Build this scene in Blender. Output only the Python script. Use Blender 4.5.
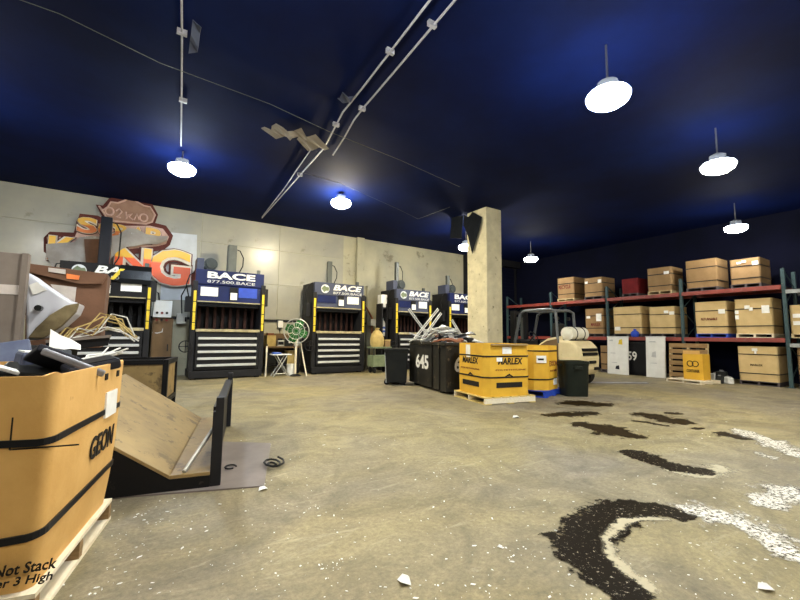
import bpy, math, random
from mathutils import Matrix, Vector
random.seed(7)
PI = math.pi
SC = bpy.context.scene
COL = SC.collection
for _o in list(bpy.data.objects):
    bpy.data.objects.remove(_o)

# ------------------------------------------------------------------ camera
F_PX, CAM_H = 390.0, 1.30
YAW, PITCH, ROLL = math.radians(32.7), math.radians(5.3), math.radians(0.6)
CAM_R = Matrix.Rotation(-YAW, 3, 'Z') @ Matrix.Rotation(PI/2 + PITCH, 3, 'X') @ Matrix.Rotation(ROLL, 3, 'Z')
CAM_P = Vector((0, 0, CAM_H))
cd = bpy.data.cameras.new('camera'); cam = bpy.data.objects.new('camera', cd); COL.objects.link(cam)
cd.sensor_width = 36.0; cd.lens = 36.0*F_PX/800.0; cd.clip_start = 0.05; cd.clip_end = 200
cam.matrix_world = Matrix.Translation(CAM_P) @ CAM_R.to_4x4()
SC.camera = cam

# ------------------------------------------------------------------ world and exposure
w = bpy.data.worlds.new('world'); SC.world = w; w.use_nodes = True
w.node_tree.nodes['Background'].inputs[0].default_value = (0.05, 0.08, 0.16, 1)
w.node_tree.nodes['Background'].inputs[1].default_value = 0.1
SC.view_settings.view_transform = 'Standard'; SC.view_settings.look = 'None'
SC.view_settings.gamma = 1.0; SC.view_settings.use_curve_mapping = False
SC.view_settings.exposure = 0.0
SC.cycles.use_denoising = True
SC.cycles.max_bounces = 6
SC.cycles.transparent_max_bounces = 24
LAMP = 270.0            # radiance of the high bay lamps

# ------------------------------------------------------------------ pixel -> place helpers (800x600 frame)
def ray(px, py): return CAM_R @ Vector(((px-400)/F_PX, (300-py)/F_PX, -1.0))
def G(px, py, z=0.0):                      # on the level plane at height z
    r = ray(px, py); t = (z-CAM_H)/r.z; return CAM_P + r*t
def WY(px, py, n):                         # on the plane y = n (parallel to the baler wall)
    r = ray(px, py); return CAM_P + r*(n/r.y)
def WX(px, py, u):                         # on the plane x = u (parallel to the rack)
    r = ray(px, py); return CAM_P + r*(u/r.x)
def px_of(p):
    q = CAM_R.transposed() @ (Vector(p)-CAM_P); return (400+F_PX*q.x/-q.z, 300-F_PX*q.y/-q.z)
def z_at(x, y, py):                        # height at which the vertical through (x, y) crosses image row py
    lo, hi = -2.0, 12.0
    for _ in range(40):
        m = (lo+hi)/2
        if px_of((x, y, m))[1] > py: lo = m
        else: hi = m
    return lo

# ------------------------------------------------------------------ materials
def _ramp(nt, fac, c0, c1, p0=0.35, p1=0.65):
    r = nt.nodes.new('ShaderNodeValToRGB'); nt.links.new(fac, r.inputs[0])
    r.color_ramp.elements[0].position = p0; r.color_ramp.elements[1].position = p1
    r.color_ramp.elements[0].color = (*c0, 1); r.color_ramp.elements[1].color = (*c1, 1); return r.outputs[0]
def _noise(nt, vec, scale, detail=5, rough=.6, dist=0.0):
    n = nt.nodes.new('ShaderNodeTexNoise'); n.inputs['Scale'].default_value = scale
    n.inputs['Detail'].default_value = detail; n.inputs['Roughness'].default_value = rough
    n.inputs['Distortion'].default_value = dist
    if vec is not None: nt.links.new(vec, n.inputs['Vector'])
    return n.outputs['Fac']
def _mix(nt, fac, a, b, blend='MIX'):
    m = nt.nodes.new('ShaderNodeMix'); m.data_type = 'RGBA'; m.blend_type = blend
    for sock, val in ((m.inputs[0], fac), (m.inputs[6], a), (m.inputs[7], b)):
        if isinstance(val, (int, float)): sock.default_value = val
        elif isinstance(val, tuple): sock.default_value = (*val, 1)
        else: nt.links.new(val, sock)
    return m.outputs[2]
def _coord(nt, kind='Object', scale=(1, 1, 1)):
    tc = nt.nodes.new('ShaderNodeTexCoord'); mp = nt.nodes.new('ShaderNodeMapping')
    mp.inputs['Scale'].default_value = scale; nt.links.new(tc.outputs[kind], mp.inputs[0]); return mp.outputs[0]
MATS = {}
def mat(name, c, rough=.6, metal=0.0, c2=None, scale=6.0, bump=0.0, wear=None, wear_amt=.62, stretch=(1, 1, 1), emit=None, bscale=None, spec=None):
    m = bpy.data.materials.new(name); m.use_nodes = True; nt = m.node_tree; b = nt.nodes['Principled BSDF']
    vec = _coord(nt, 'Object', stretch)
    c2 = c2 or tuple(x*.78 for x in c)
    col = _ramp(nt, _noise(nt, vec, scale), c, c2)
    if wear: col = _mix(nt, _ramp(nt, _noise(nt, vec, scale*2.3, 8, .7), (0, 0, 0), (1, 1, 1), wear_amt, wear_amt+.07), col, wear)
    nt.links.new(col, b.inputs['Base Color'])
    b.inputs['Roughness'].default_value = rough; b.inputs['Metallic'].default_value = metal
    if spec is None: spec = .5 if metal or max(c) > .25 else .2
    if spec is not None: b.inputs['Specular IOR Level'].default_value = spec
    if bump:
        bp = nt.nodes.new('ShaderNodeBump'); bp.inputs['Strength'].default_value = bump; bp.inputs['Distance'].default_value = .02
        nt.links.new(_noise(nt, vec, bscale or scale*4, 6), bp.inputs['Height']); nt.links.new(bp.outputs[0], b.inputs['Normal'])
    if emit:
        b.inputs['Emission Color'].default_value = (*emit[0], 1); b.inputs['Emission Strength'].default_value = emit[1]
    MATS[name] = m; return m

def floor_mat():
    m = bpy.data.materials.new('concrete_floor'); m.use_nodes = True; nt = m.node_tree; b = nt.nodes['Principled BSDF']
    v = _coord(nt, 'Object')
    c = _ramp(nt, _noise(nt, v, .30, 3, .6, .6), (.26, .222, .120), (.205, .183, .145), .4, .6)
    c = _mix(nt, .95, c, _ramp(nt, _noise(nt, v, 1.3, 10, .74, 1.5), (.45, .43, .38), (1.25, 1.22, 1.12), .3, .68), 'MULTIPLY')
    c = _mix(nt, .8, c, _ramp(nt, _noise(nt, v, 30, 10, .8), (.45, .45, .42), (1.45, 1.43, 1.36), .3, .7), 'MULTIPLY')
    # pale scuffs along the driving lanes, dark grease blotches, fine pale grit
    vs = _coord(nt, 'Object', (.45, 1.9, 1))
    c = _mix(nt, _ramp(nt, _noise(nt, vs, 2.4, 12, .78, 2.2), (0, 0, 0), (.6, .6, .6), .56, .74), c, (.50, .45, .30))
    c = _mix(nt, _ramp(nt, _noise(nt, v, 1.0, 10, .72, 3.0), (0, 0, 0), (.7, .7, .7), .57, .72), c, (.10, .082, .045))
    c = _mix(nt, _ramp(nt, _noise(nt, v, 55, 4, .8), (0, 0, 0), (.8, .8, .8), .70, .76), c, (.62, .6, .5))
    nt.links.new(c, b.inputs['Base Color'])
    r = nt.nodes.new('ShaderNodeMapRange'); r.inputs['To Min'].default_value = .42; r.inputs['To Max'].default_value = .85
    nt.links.new(_noise(nt, v, 1.3, 6), r.inputs[0]); nt.links.new(r.outputs[0], b.inputs['Roughness'])
    bp = nt.nodes.new('ShaderNodeBump'); bp.inputs['Strength'].default_value = .35; bp.inputs['Distance'].default_value = .012
    nt.links.new(_noise(nt, v, 14, 9, .7), bp.inputs['Height']); nt.links.new(bp.outputs[0], b.inputs['Normal'])
    return m
def patch_mat(name, c, rough, fleck=None, fleck_at=.6, edge=.5, nscale=5.0, amp=1.0, c2=None, spec=.1, soft=.06):
    # flat stain on the floor: ragged edge from the 'edge' attribute and noise
    m = bpy.data.materials.new(name); m.use_nodes = True; nt = m.node_tree; b = nt.nodes['Principled BSDF']
    out = nt.nodes['Material Output']; v = _coord(nt, 'Object')
    at = nt.nodes.new('ShaderNodeAttribute'); at.attribute_name = 'edge'
    def mth(op, a, bb):
        n = nt.nodes.new('ShaderNodeMath'); n.operation = op
        for i, x in enumerate((a, bb)):
            if isinstance(x, (int, float)): n.inputs[i].default_value = x
            else: nt.links.new(x, n.inputs[i])
        return n.outputs[0]
    s = mth('ADD', at.outputs['Fac'], mth('MULTIPLY', mth('SUBTRACT', _noise(nt, v, nscale, 9, .72), .5), amp*2))
    a = _ramp(nt, s, (0, 0, 0), (1, 1, 1), max(0, edge-soft), min(1, edge+soft))
    col = _ramp(nt, _noise(nt, v, 3.5, 5), c, c2 or tuple(x*.7 for x in c))
    if fleck: col = _mix(nt, _ramp(nt, _noise(nt, v, 38, 6, .8), (0, 0, 0), (1, 1, 1), fleck_at, fleck_at+.05), col, fleck)
    nt.links.new(col, b.inputs['Base Color']); b.inputs['Roughness'].default_value = rough; b.inputs['Specular IOR Level'].default_value = spec
    tr = nt.nodes.new('ShaderNodeBsdfTransparent'); mx = nt.nodes.new('ShaderNodeMixShader')
    nt.links.new(a, mx.inputs[0]); nt.links.new(tr.outputs[0], mx.inputs[1]); nt.links.new(b.outputs[0], mx.inputs[2])
    nt.links.new(mx.outputs[0], out.inputs['Surface']); return m
def grad_mat(name, lo, hi, zsplit):        # two-tone painted letters: lower colour, upper colour
    m = bpy.data.materials.new(name); m.use_nodes = True; nt = m.node_tree; b = nt.nodes['Principled BSDF']
    tc = nt.nodes.new('ShaderNodeTexCoord'); sp = nt.nodes.new('ShaderNodeSeparateXYZ'); nt.links.new(tc.outputs['Generated'], sp.inputs[0])
    nt.links.new(_ramp(nt, sp.outputs['Z'], lo, hi, zsplit-.03, zsplit+.03), b.inputs['Base Color']); b.inputs['Roughness'].default_value = .4
    return m

M_floor = floor_mat()
M_ceil = mat('ceiling_navy', (.0015, .008, .062), .85, c2=(.001, .004, .032), scale=.5, spec=.1)
M_wall = mat('wall_plaster', (.47, .44, .30), .55, c2=(.36, .34, .25), scale=.9, bump=.25, bscale=7, wear=(.22, .2, .13), wear_amt=.6)
M_panel = mat('wall_sheet', (.42, .40, .32), .27, c2=(.34, .335, .29), scale=.8, bump=.12, bscale=1.2, wear=(.28, .27, .21), wear_amt=.62)
M_wdark = mat('wall_dark', (.004, .005, .018), .85, c2=(.003, .004, .012), scale=1.0, spec=.1)
M_wgrey = mat('wall_grey', (.10, .10, .11), .8, scale=1.0)
M_pillar = mat('pillar_concrete', (.68, .62, .42), .75, c2=(.52, .47, .31), scale=2.5, bump=.5, bscale=18, wear=(.24, .21, .13), wear_amt=.6)
M_card = mat('cardboard_gold', (.56, .30, .065), .75, c2=(.48, .245, .045), scale=3, bump=.12, bscale=30)
M_cardg = mat('cardboard_kraft', (.70, .42, .135), .75, c2=(.60, .34, .095), scale=3, bump=.12, bscale=40, wear=(.40, .2, .05), wear_amt=.66)
M_cardy = mat('cardboard_yellow', (.72, .42, .03), .7, c2=(.62, .34, .02), scale=2.5, bump=.1, bscale=30)
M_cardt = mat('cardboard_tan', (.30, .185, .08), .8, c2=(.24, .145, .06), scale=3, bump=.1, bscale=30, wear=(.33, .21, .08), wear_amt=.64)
M_cardp = mat('cardboard_pale', (.62, .46, .22), .8, c2=(.53, .38, .17), scale=3, bump=.1, bscale=30, wear=(.4, .27, .1), wear_amt=.66)
M_cardb = mat('cardboard_brown', (.17, .09, .055), .85, c2=(.12, .065, .04), scale=3, bump=.12, bscale=25)
M_cardr = mat('cardboard_red', (.12, .01, .012), .8, c2=(.16, .012, .015), scale=4)
M_cardin = mat('cardboard_inside', (.36, .24, .10), .85, scale=4)
M_strap = mat('strap_black', (.012, .012, .014), .4)
M_ink = mat('ink_black', (.02, .016, .012), .7)
M_inkred = mat('ink_maroon', (.16, .02, .02), .7)
M_white = mat('white_paint', (.78, .78, .74), .5, c2=(.7, .7, .66), scale=5)
M_paper = mat('white_paper', (.85, .85, .82), .6, c2=(.74, .74, .7), scale=9)
M_wood = mat('wood_pale', (.62, .50, .29), .8, c2=(.50, .38, .2), scale=5, stretch=(1, 8, 8), bump=.15)
M_woody = mat('wood_yellow', (.66, .52, .18), .8, c2=(.54, .40, .12), scale=5, stretch=(1, 8, 8), bump=.15)
M_woodw = mat('wood_white', (.78, .71, .54), .8, c2=(.66, .57, .4), scale=5, stretch=(1, 8, 8), bump=.15)
M_woodb = mat('wood_brown', (.30, .19, .08), .85, c2=(.2, .12, .05), scale=5, stretch=(1, 8, 8), bump=.15)
M_woodd = mat('wood_dark', (.10, .085, .09), .85, scale=5, stretch=(1, 8, 8))
M_blue = mat('pallet_blue', (.012, .06, .48), .55, c2=(.01, .045, .36), scale=6, wear=(.05, .1, .4), wear_amt=.62)
M_hblue = mat('baler_blue', (.010, .017, .085), .36, c2=(.009, .014, .06), scale=2, wear=(.06, .07, .1), wear_amt=.64)
M_hgrey = mat('baler_slate', (.055, .065, .11), .4, c2=(.055, .062, .1), scale=2, wear=(.11, .12, .14), wear_amt=.62)
M_bdark = mat('baler_dark', (.016, .016, .018), .5, c2=(.011, .011, .013), scale=3, wear=(.07, .055, .035), wear_amt=.64)
M_black = mat('black_steel', (.006, .006, .007), .5, c2=(.007, .007, .008), scale=3, wear=(.035, .03, .025), wear_amt=.63)
M_rib = mat('rib_steel', (.55, .56, .55), .45, c2=(.43, .44, .44), scale=5, stretch=(.5, 3, 3), wear=(.3, .27, .2), wear_amt=.64)
M_gate = mat('gate_rust', (.035, .012, .009), .7, c2=(.02, .008, .006), scale=6)
M_yellow = mat('safety_yellow', (.75, .55, .02), .5, c2=(.62, .44, .02), scale=7, wear=(.15, .12, .03), wear_amt=.62)
M_sill = mat('sill_dusty', (.42, .36, .2), .6, c2=(.26, .22, .13), scale=5)
M_cyl = mat('cylinder_grey', (.10, .11, .10), .4, metal=.3, scale=4)
M_cylblk = mat('cylinder_black', (.013, .015, .022), .3, scale=4)
M_motor = mat('motor_grey', (.05, .06, .06), .4, scale=5)
M_hose = mat('hose_black', (.012, .012, .012), .5)
M_galv = mat('galvanised', (.52, .52, .48), .4, metal=.4, scale=9)
M_conduit = mat('conduit', (.5, .5, .55), .45, scale=9)
M_tan = mat('tray_tan_steel', (.31, .215, .085), .5, c2=(.20, .135, .055), scale=2.2, bump=.1, bscale=10, wear=(.12, .08, .035), wear_amt=.55)
M_plate = mat('floor_plate', (.20, .17, .16), .5, metal=.15, c2=(.15, .125, .12), scale=2.5, wear=(.32, .28, .22), wear_amt=.66, bump=.1)
M_bin = mat('bin_steel', (.03, .028, .023), .4, c2=(.016, .015, .013), scale=2.2, wear=(.10, .08, .05), wear_amt=.58)
M_plblk = mat('plastic_black', (.012, .013, .014), .35, c2=(.016, .018, .017), scale=4)
M_plgrn = mat('plastic_darkgreen', (.014, .018, .013), .4, c2=(.009, .012, .009), scale=4)
M_scrw = mat('scrap_white', (.72, .72, .68), .45, c2=(.5, .5, .47), scale=6, wear=(.2, .18, .14), wear_amt=.6)
M_scrg = mat('scrap_grey', (.30, .31, .33), .4, metal=.3, c2=(.18, .18, .2), scale=6)
M_scrb = mat('scrap_bluegrey', (.10, .12, .18), .3, c2=(.06, .07, .12), scale=4)
M_scrd = mat('scrap_dark', (.02, .021, .028), .3, scale=5)
M_rust = mat('scrap_rust', (.20, .07, .03), .7, scale=6)
M_cream = mat('forklift_cream', (.70, .60, .36), .42, c2=(.60, .50, .28), scale=3, wear=(.25, .19, .09), wear_amt=.64)
M_fbrown = mat('forklift_brown', (.16, .10, .05), .55, scale=3)
M_fgrey = mat('forklift_guard', (.14, .15, .16), .4, scale=5)
M_rubber = mat('rubber', (.012, .012, .012), .8)
M_tank = mat('tank_white', (.76, .75, .66), .35, c2=(.65, .63, .52), scale=4)
M_beam = mat('rack_beam_red', (.27, .042, .028), .5, c2=(.19, .032, .024), scale=4, wear=(.2, .12, .1), wear_amt=.6)
M_post = mat('rack_post_teal', (.05, .09, .095), .5, c2=(.035, .06, .07), scale=6, wear=(.2, .19, .13), wear_amt=.62)
M_bgrey = mat('rack_beam_grey', (.34, .36, .36), .5, scale=5)
M_green = mat('fan_green', (.02, .13, .025), .4, scale=5)
M_canvas = mat('canvas_tan', (.48, .36, .13), .85, c2=(.36, .26, .09), scale=6, bump=.3)
M_gcart = mat('cart_green', (.18, .22, .13), .5, c2=(.12, .15, .09), scale=4)
M_jugblue = mat('jug_blue', (.05, .12, .5), .4)
M_sticker = mat('sticker_orange', (.85, .22, .05), .5)
M_tapeg = mat('tape_grey', (.55, .50, .46), .5)
M_casew = mat('casing_white', (.62, .64, .70), .35, c2=(.54, .56, .64), scale=3, wear=(.42, .34, .2), wear_amt=.66)
M_cased = mat('casing_soiled', (.20, .16, .085), .6, c2=(.07, .052, .025), scale=4)
M_metpan = mat('panel_taupe', (.21, .18, .155), .5, c2=(.15, .125, .105), scale=2.2, wear=(.3, .28, .26), wear_amt=.64)
M_signout = mat('sign_cream', (.80, .72, .58), .5)
M_signback = mat('sign_maroon', (.12, .028, .02), .6)
M_crown = mat('sign_crown_tan', (.33, .19, .12), .6, c2=(.27, .14, .09), scale=4)
M_crownl = mat('sign_crown_pink', (.62, .40, .32), .6)
M_letter = grad_mat('sign_orange', (.85, .10, .004), (.92, .50, .015), .62)
M_letter2 = grad_mat('sign_amber', (.62, .16, .02), (.70, .40, .05), .5)
M_tarp = mat('tarp_grey', (.40, .37, .33), .5, c2=(.28, .245, .21), scale=2.2, bump=.4, bscale=6, wear=(.55, .53, .5), wear_amt=.62)
M_board = mat('board_pale', (.62, .66, .70), .5, c2=(.53, .56, .58), scale=2)
M_film = mat('film_black', (.010, .012, .016), .3, bump=.5, bscale=8)
M_lamp = mat('lamp_housing', (.2, .2, .21), .4, metal=.4)

# ------------------------------------------------------------------ mesh helpers
class MB:
    def __init__(s): s.v = []; s.f = []
    def add(s, vs, fs, M=None):
        b = len(s.v)
        s.v += [tuple(M @ Vector(p)) if M is not None else tuple(p) for p in vs]
        s.f += [tuple(i+b for i in f) for f in fs]; return s
    def box(s, x0, x1, y0, y1, z0, z1, M=None):
        vs = [(x, y, z) for z in (z0, z1) for y in (y0, y1) for x in (x0, x1)]
        return s.add(vs, [(0, 2, 3, 1), (4, 5, 7, 6), (0, 1, 5, 4), (2, 6, 7, 3), (0, 4, 6, 2), (1, 3, 7, 5)], M)
    def cyl(s, p0, p1, r0, r1=None, n=12, M=None):
        r1 = r0 if r1 is None else r1; p0 = Vector(p0); p1 = Vector(p1); d = (p1-p0).normalized()
        a = d.orthogonal().normalized(); c = d.cross(a); vs = []
        for p, r in ((p0, r0), (p1, r1)):
            for i in range(n): t = 2*PI*i/n; vs.append(p + a*(r*math.cos(t)) + c*(r*math.sin(t)))
        fs = [(i, (i+1) % n, n+(i+1) % n, n+i) for i in range(n)] + [tuple(range(n-1, -1, -1)), tuple(range(n, 2*n))]
        return s.add(vs, fs, M)
    def tube(s, pts, r, n=6, closed=False, M=None):
        P = [Vector(p) for p in pts]; k = len(P); vs = []; ref = None
        for i in range(k):
            if closed: d = P[(i+1) % k]-P[i-1]
            else: d = P[min(i+1, k-1)]-P[max(i-1, 0)]
            d.normalize()
            if ref is None: ref = d.orthogonal().normalized()
            a = (ref - d*ref.dot(d)).normalized(); ref = a; c = d.cross(a)
            for j in range(n): t = 2*PI*j/n; vs.append(P[i] + a*(r*math.cos(t)) + c*(r*math.sin(t)))
        fs = []
        for i in range(k if closed else k-1):
            i2 = (i+1) % k
            for j in range(n): fs.append((i*n+j, i*n+(j+1) % n, i2*n+(j+1) % n, i2*n+j))
        if not closed: fs += [tuple(range(n-1, -1, -1)), tuple(range((k-1)*n, k*n))]
        return s.add(vs, fs, M)
    def prism(s, poly, a0, a1, plane='xz', M=None):
        n = len(poly); vs = []
        for a in (a0, a1):
            for (p, q) in poly: vs.append({'xz': (p, a, q), 'yz': (a, p, q), 'xy': (p, q, a)}[plane])
        fs = [(i, (i+1) % n, n+(i+1) % n, n+i) for i in range(n)] + [tuple(range(n-1, -1, -1)), tuple(range(n, 2*n))]
        return s.add(vs, fs, M)
    def lathe(s, prof, n=16, c=(0, 0, 0), M=None):
        vs = []; k = len(prof)
        for (r, z) in prof:
            for i in range(n): t = 2*PI*i/n; vs.append((c[0]+r*math.cos(t), c[1]+r*math.sin(t), c[2]+z))
        fs = [(j*n+i, j*n+(i+1) % n, (j+1)*n+(i+1) % n, (j+1)*n+i) for j in range(k-1) for i in range(n)]
        fs += [tuple(range(n-1, -1, -1)), tuple(range((k-1)*n, k*n))]
        return s.add(vs, fs, M)
    def sheet(s, grid, th, M=None):        # grid of points [row][col] given a thickness along the mean normal
        R_, C_ = len(grid), len(grid[0]); g = [[Vector(p) for p in r] for r in grid]
        nrm = (g[0][-1]-g[0][0]).cross(g[-1][0]-g[0][0]).normalized()*th; vs = []
        for side in (0, 1):
            for r in g: vs += [p+nrm*side for p in r]
        N = R_*C_; fs = []
        for i in range(R_-1):
            for j in range(C_-1):
                a = i*C_+j; fs.append((a, a+C_, a+C_+1, a+1)); fs.append((N+a, N+a+1, N+a+C_+1, N+a+C_))
        per = [j for j in range(C_)]+[i*C_+C_-1 for i in range(1, R_)]+[(R_-1)*C_+j for j in range(C_-2, -1, -1)]+[i*C_ for i in range(R_-2, 0, -1)]
        for i in range(len(per)): a, b = per[i], per[(i+1) % len(per)]; fs.append((a, b, N+b, N+a))
        return s.add(vs, fs, M)
    def mesh(s, name, m, smooth=False):
        me = bpy.data.meshes.new(name); me.from_pydata(s.v, [], s.f); me.update()
        if smooth: me.shade_smooth(); me.set_sharp_from_angle(angle=.7)
        if m: me.materials.append(m)
        return me
    def build(s, name, m, parent=None, smooth=False, bevel=0.0, loc=None, rot=None):
        return link(name, s.mesh(name, m, smooth), parent, loc, rot, bevel)
def link(name, me, parent=None, loc=None, rot=None, bevel=0.0):
    o = bpy.data.objects.new(name, me); COL.objects.link(o)
    if parent: o.parent = parent
    if loc is not None: o.location = loc
    if rot is not None: o.rotation_euler = rot
    if bevel:
        b = o.modifiers.new('bevel', 'BEVEL'); b.width = bevel; b.segments = 2; b.limit_method = 'ANGLE'
    return o
def tag(o, label, cat, group=None):
    o['label'] = label; o['category'] = cat
    if group: o['group'] = group
    return o
def thing(name, label, cat, loc=(0, 0, 0), rz=0.0, group=None, rot=None):
    o = bpy.data.objects.new(name, None); COL.objects.link(o); o.empty_display_size = .1
    o.location = loc; o.rotation_euler = rot if rot else (0, 0, rz); return tag(o, label, cat, group)
def struct(o): o['kind'] = 'structure'; return o
def lab(o, s): o['label'] = s; return o
def copy_tree(o, parent=None):
    c = o.copy(); COL.objects.link(c); c.parent = parent
    for ch in list(o.children): copy_tree(ch, c)
    return c
def box(name, m, parent, x0, x1, y0, y1, z0, z1, bevel=0.0, M=None):
    return MB().box(x0, x1, y0, y1, z0, z1, M).build(name, m, parent, bevel=bevel)
_tc = {}
def text(name, string, m, parent, x, y, z, wid, hei, ext=.004, bold=.02, shear=0.0, rz=0.0, tilt=0.0, sp=1.0):
    # lettering on an upright face: lower-left corner at (x, y, z), facing local -Y before rz
    key = (string, bold, shear, sp)
    if key not in _tc:
        cu = bpy.data.curves.new('text', 'FONT'); cu.body = string; cu.size = 1.0; cu.offset = bold; cu.shear = shear; cu.space_character = sp
        cu.resolution_u = 3; o = bpy.data.objects.new('text', cu); COL.objects.link(o)
        bpy.context.view_layer.update()
        me = bpy.data.meshes.new_from_object(o.evaluated_get(bpy.context.evaluated_depsgraph_get()))
        bpy.data.objects.remove(o); bpy.data.curves.remove(cu)
        vs = [v.co.copy() for v in me.vertices]; fs = [tuple(p.vertices) for p in me.polygons]; bpy.data.meshes.remove(me)
        _tc[key] = (vs, fs)
    vs, fs = _tc[key]
    xs = [v.x for v in vs]; ys = [v.y for v in vs]
    sx = wid/(max(xs)-min(xs)); sy = hei/(max(ys)-min(ys)); mb = MB()
    V = [((v.x-min(xs))*sx, -ext, (v.y-min(ys))*sy) for v in vs]
    # front face plus a skirt so the letters have thickness
    ec = {}
    for f in fs:
        for i in range(len(f)): e = (f[i], f[(i+1) % len(f)]); ec[e] = 1
    nb = len(V); V += [(p[0], 0.0, p[2]) for p in V]
    FS = [tuple(f) for f in fs]
    for (a, b) in ec:
        if (b, a) not in ec: FS.append((b, a, a+nb, b+nb))
    mb.add(V, FS)
    return mb.build(name, m, parent, loc=(x, y, z), rot=(tilt, 0, rz))
def ring(n_, rx, ry, cx=0, cy=0, rc=.06, k=4):   # rounded rectangle outline
    pts = []
    for qx, qy, a0 in ((1, 1, 0), (-1, 1, 90), (-1, -1, 180), (1, -1, 270)):
        for i in range(k+1):
            a = math.radians(a0+90*i/k); pts.append((cx+qx*(rx-rc)+rc*math.cos(a), cy+qy*(ry-rc)+rc*math.sin(a)))
    return pts

# ================================================================== the setting
CEIL, WALL_N, WALL_U = 5.3, 14.2, 16.5
U0, N0 = -7.0, -7.5
struct(MB().box(U0, WALL_U, N0, WALL_N, -.2, 0).build('floor', M_floor))
ceil = struct(MB().box(U0, WALL_U, N0, WALL_N, CEIL, CEIL+.2).build('ceiling', M_ceil))
wb = struct(MB().box(U0, WALL_U+.2, WALL_N, WALL_N+.25, -.2, CEIL+.2).build('wall_back', M_wall))
struct(MB().box(WALL_U, WALL_U+.25, N0, WALL_N, -.2, CEIL+.2).build('wall_right', M_wdark))
struct(MB().box(U0-.25, U0, N0, WALL_N+.25, -.2, CEIL+.2).build('wall_left', M_wgrey))
struct(MB().box(U0-.25, WALL_U+.25, N0-.25, N0, -.2, CEIL+.2).build('wall_front', M_wgrey))
pan = {}
for r, (z0, z1) in enumerate(((1.85, 3.08), (3.095, 4.33), (4.345, 5.29))):
    me = MB().box(0, 2.535, -.02, 0, 0, z1-z0).mesh('panel', M_panel)
    for k in range(5):
        link('panel', me, wb, (-6.35+2.55*k, WALL_N, z0), bevel=.004)
# plaster pilasters and a pipe on the bare end of the wall
for x0, wd, z1 in ((6.95, .32, 5.3), (7.45, .28, 3.35)):
    box('pilaster', M_wall, wb, x0, x0+wd, WALL_N-.14, WALL_N, 0, z1)
MB().box(U0, WALL_U, WALL_N-.05, WALL_N+.0, 1.76, 1.84).build('rail', M_bdark, wb)

rd = struct(MB().box(12.9, 16.3, WALL_N-.10, WALL_N-.04, 0, 4.95).build('added_dark_screen', M_wdark))  # made-up dark slatted screen, standing in for a dark recess in the wall
rs = MB().box(12.95, 16.25, -.03, 0, 0, .17).mesh('slat', M_wdark)
for k in range(26): link('slat', rs, rd, (0, WALL_N-.10, .02+.188*k))
for x in (12.78, 16.26): box('screen_rail', M_bdark, rd, x, x+.14, WALL_N-.16, WALL_N, 0, 5.0)
box('screen_hood', M_bdark, rd, 12.78, 16.4, WALL_N-.45, WALL_N, 4.95, 5.28)
# column
cn = thing('concrete_column', 'square concrete column standing between the balers and the forklift', 'column', (8.5, 8.4, 0))
box('shaft', M_pillar, cn, 0, .66, 0, .86, 0, CEIL, bevel=.025)
fl = thing('plastic_film', 'black plastic film flap hanging from the top of the concrete column', 'plastic film', (8.5, 8.4, 0))
fv = [[(-.03-.012*i, .95-.20*j, 5.28-.05*j-(.35+.42*min(j, 4-j))*i/3.0-.1*math.sin(j*2.1+i)) for i in range(4)] for j in range(5)]
MB().sheet(fv, .015).build('film_sheet', M_film, fl, smooth=True)
MB().sheet([[(-.05-.02*i-.03*j, 1.0+.25*j, 5.25-.22*i+.05*j-.1*(i % 2)) for i in range(4)] for j in range(3)], .012).build('film_tail', M_film, fl, smooth=True)

# ================================================================== lamps
BULB = {}
def bulb(col, s):
    k = (col, s)
    if k not in BULB: BULB[k] = mat('lamp_glow', (.9, .9, .9), .5, emit=(col, s))
    return BULB[k]
LZ = 4.55
WARM, COOL, NEU = (1.0, .86, .56), (.76, .88, 1.0), (1.0, .96, .86)
def lamp(x, y, col, k, label, group=None, LZ=LZ):
    t = thing('high_bay_lamp', label, 'lamp', (x, y, LZ), group=group)
    MB().lathe([(.06, -.13), (.18, -.11), (.25, -.06), (.275, .0), (.27, .02)], 20).build('refractor', bulb(col, LAMP*k), t, smooth=True)
    MB().lathe([(.15, .07), (.13, .10), (.13, .20), (.05, .24)], 18).build('ballast_housing', M_lamp, t, smooth=True)
    MB().lathe([(.272, .018), (.25, .05), (.15, .075)], 20).build('added_halo_ring', bulb(COOL, LAMP*k*.16), t, smooth=True)  # glowing ring added to throw a bluish halo on the ceiling
    MB().cyl((0, 0, .22), (0, 0, CEIL-LZ+.01), .014, n=8).build('hanging_rod', M_lamp, t)
for px, py, c, k, z, l in ((608, 97, COOL, 1.0, LZ, 'big bluish white high bay lamp hanging over the wet stained floor'),
        (718, 166, WARM, .75, LZ, 'warm white high bay lamp hanging over the open floor before the rack'),
        (736, 228, NEU, .45, LZ, 'white high bay lamp hanging close to the rack of tan boxes'),
        (341, 203, WARM, 2.1, 5.0, 'bright yellowish high bay lamp above the middle baler under the conduits'),
        (182, 169, COOL, 1.0, 4.9, 'bluish high bay lamp hanging in front of the orange wall sign'),
        (466, 247, NEU, 1.0, LZ, 'high bay lamp seen at the edge of the concrete column'),
        (531, 259, NEU, .5, LZ, 'distant high bay lamp between the column and the rack')):
    p = G(px, py, z); lamp(p.x, p.y, c, k, l, None, z)
for x, y in ((1.0, 2.6), (-3.2, 2.6), (-3.4, 8.6), (1.0, -3), (5.2, -3), (9.5, -3), (13.5, -2.5)):
    lamp(x, y, NEU, .9, 'high bay lamp of the unseen rows behind the photographer', 'lamps behind the photographer')

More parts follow.
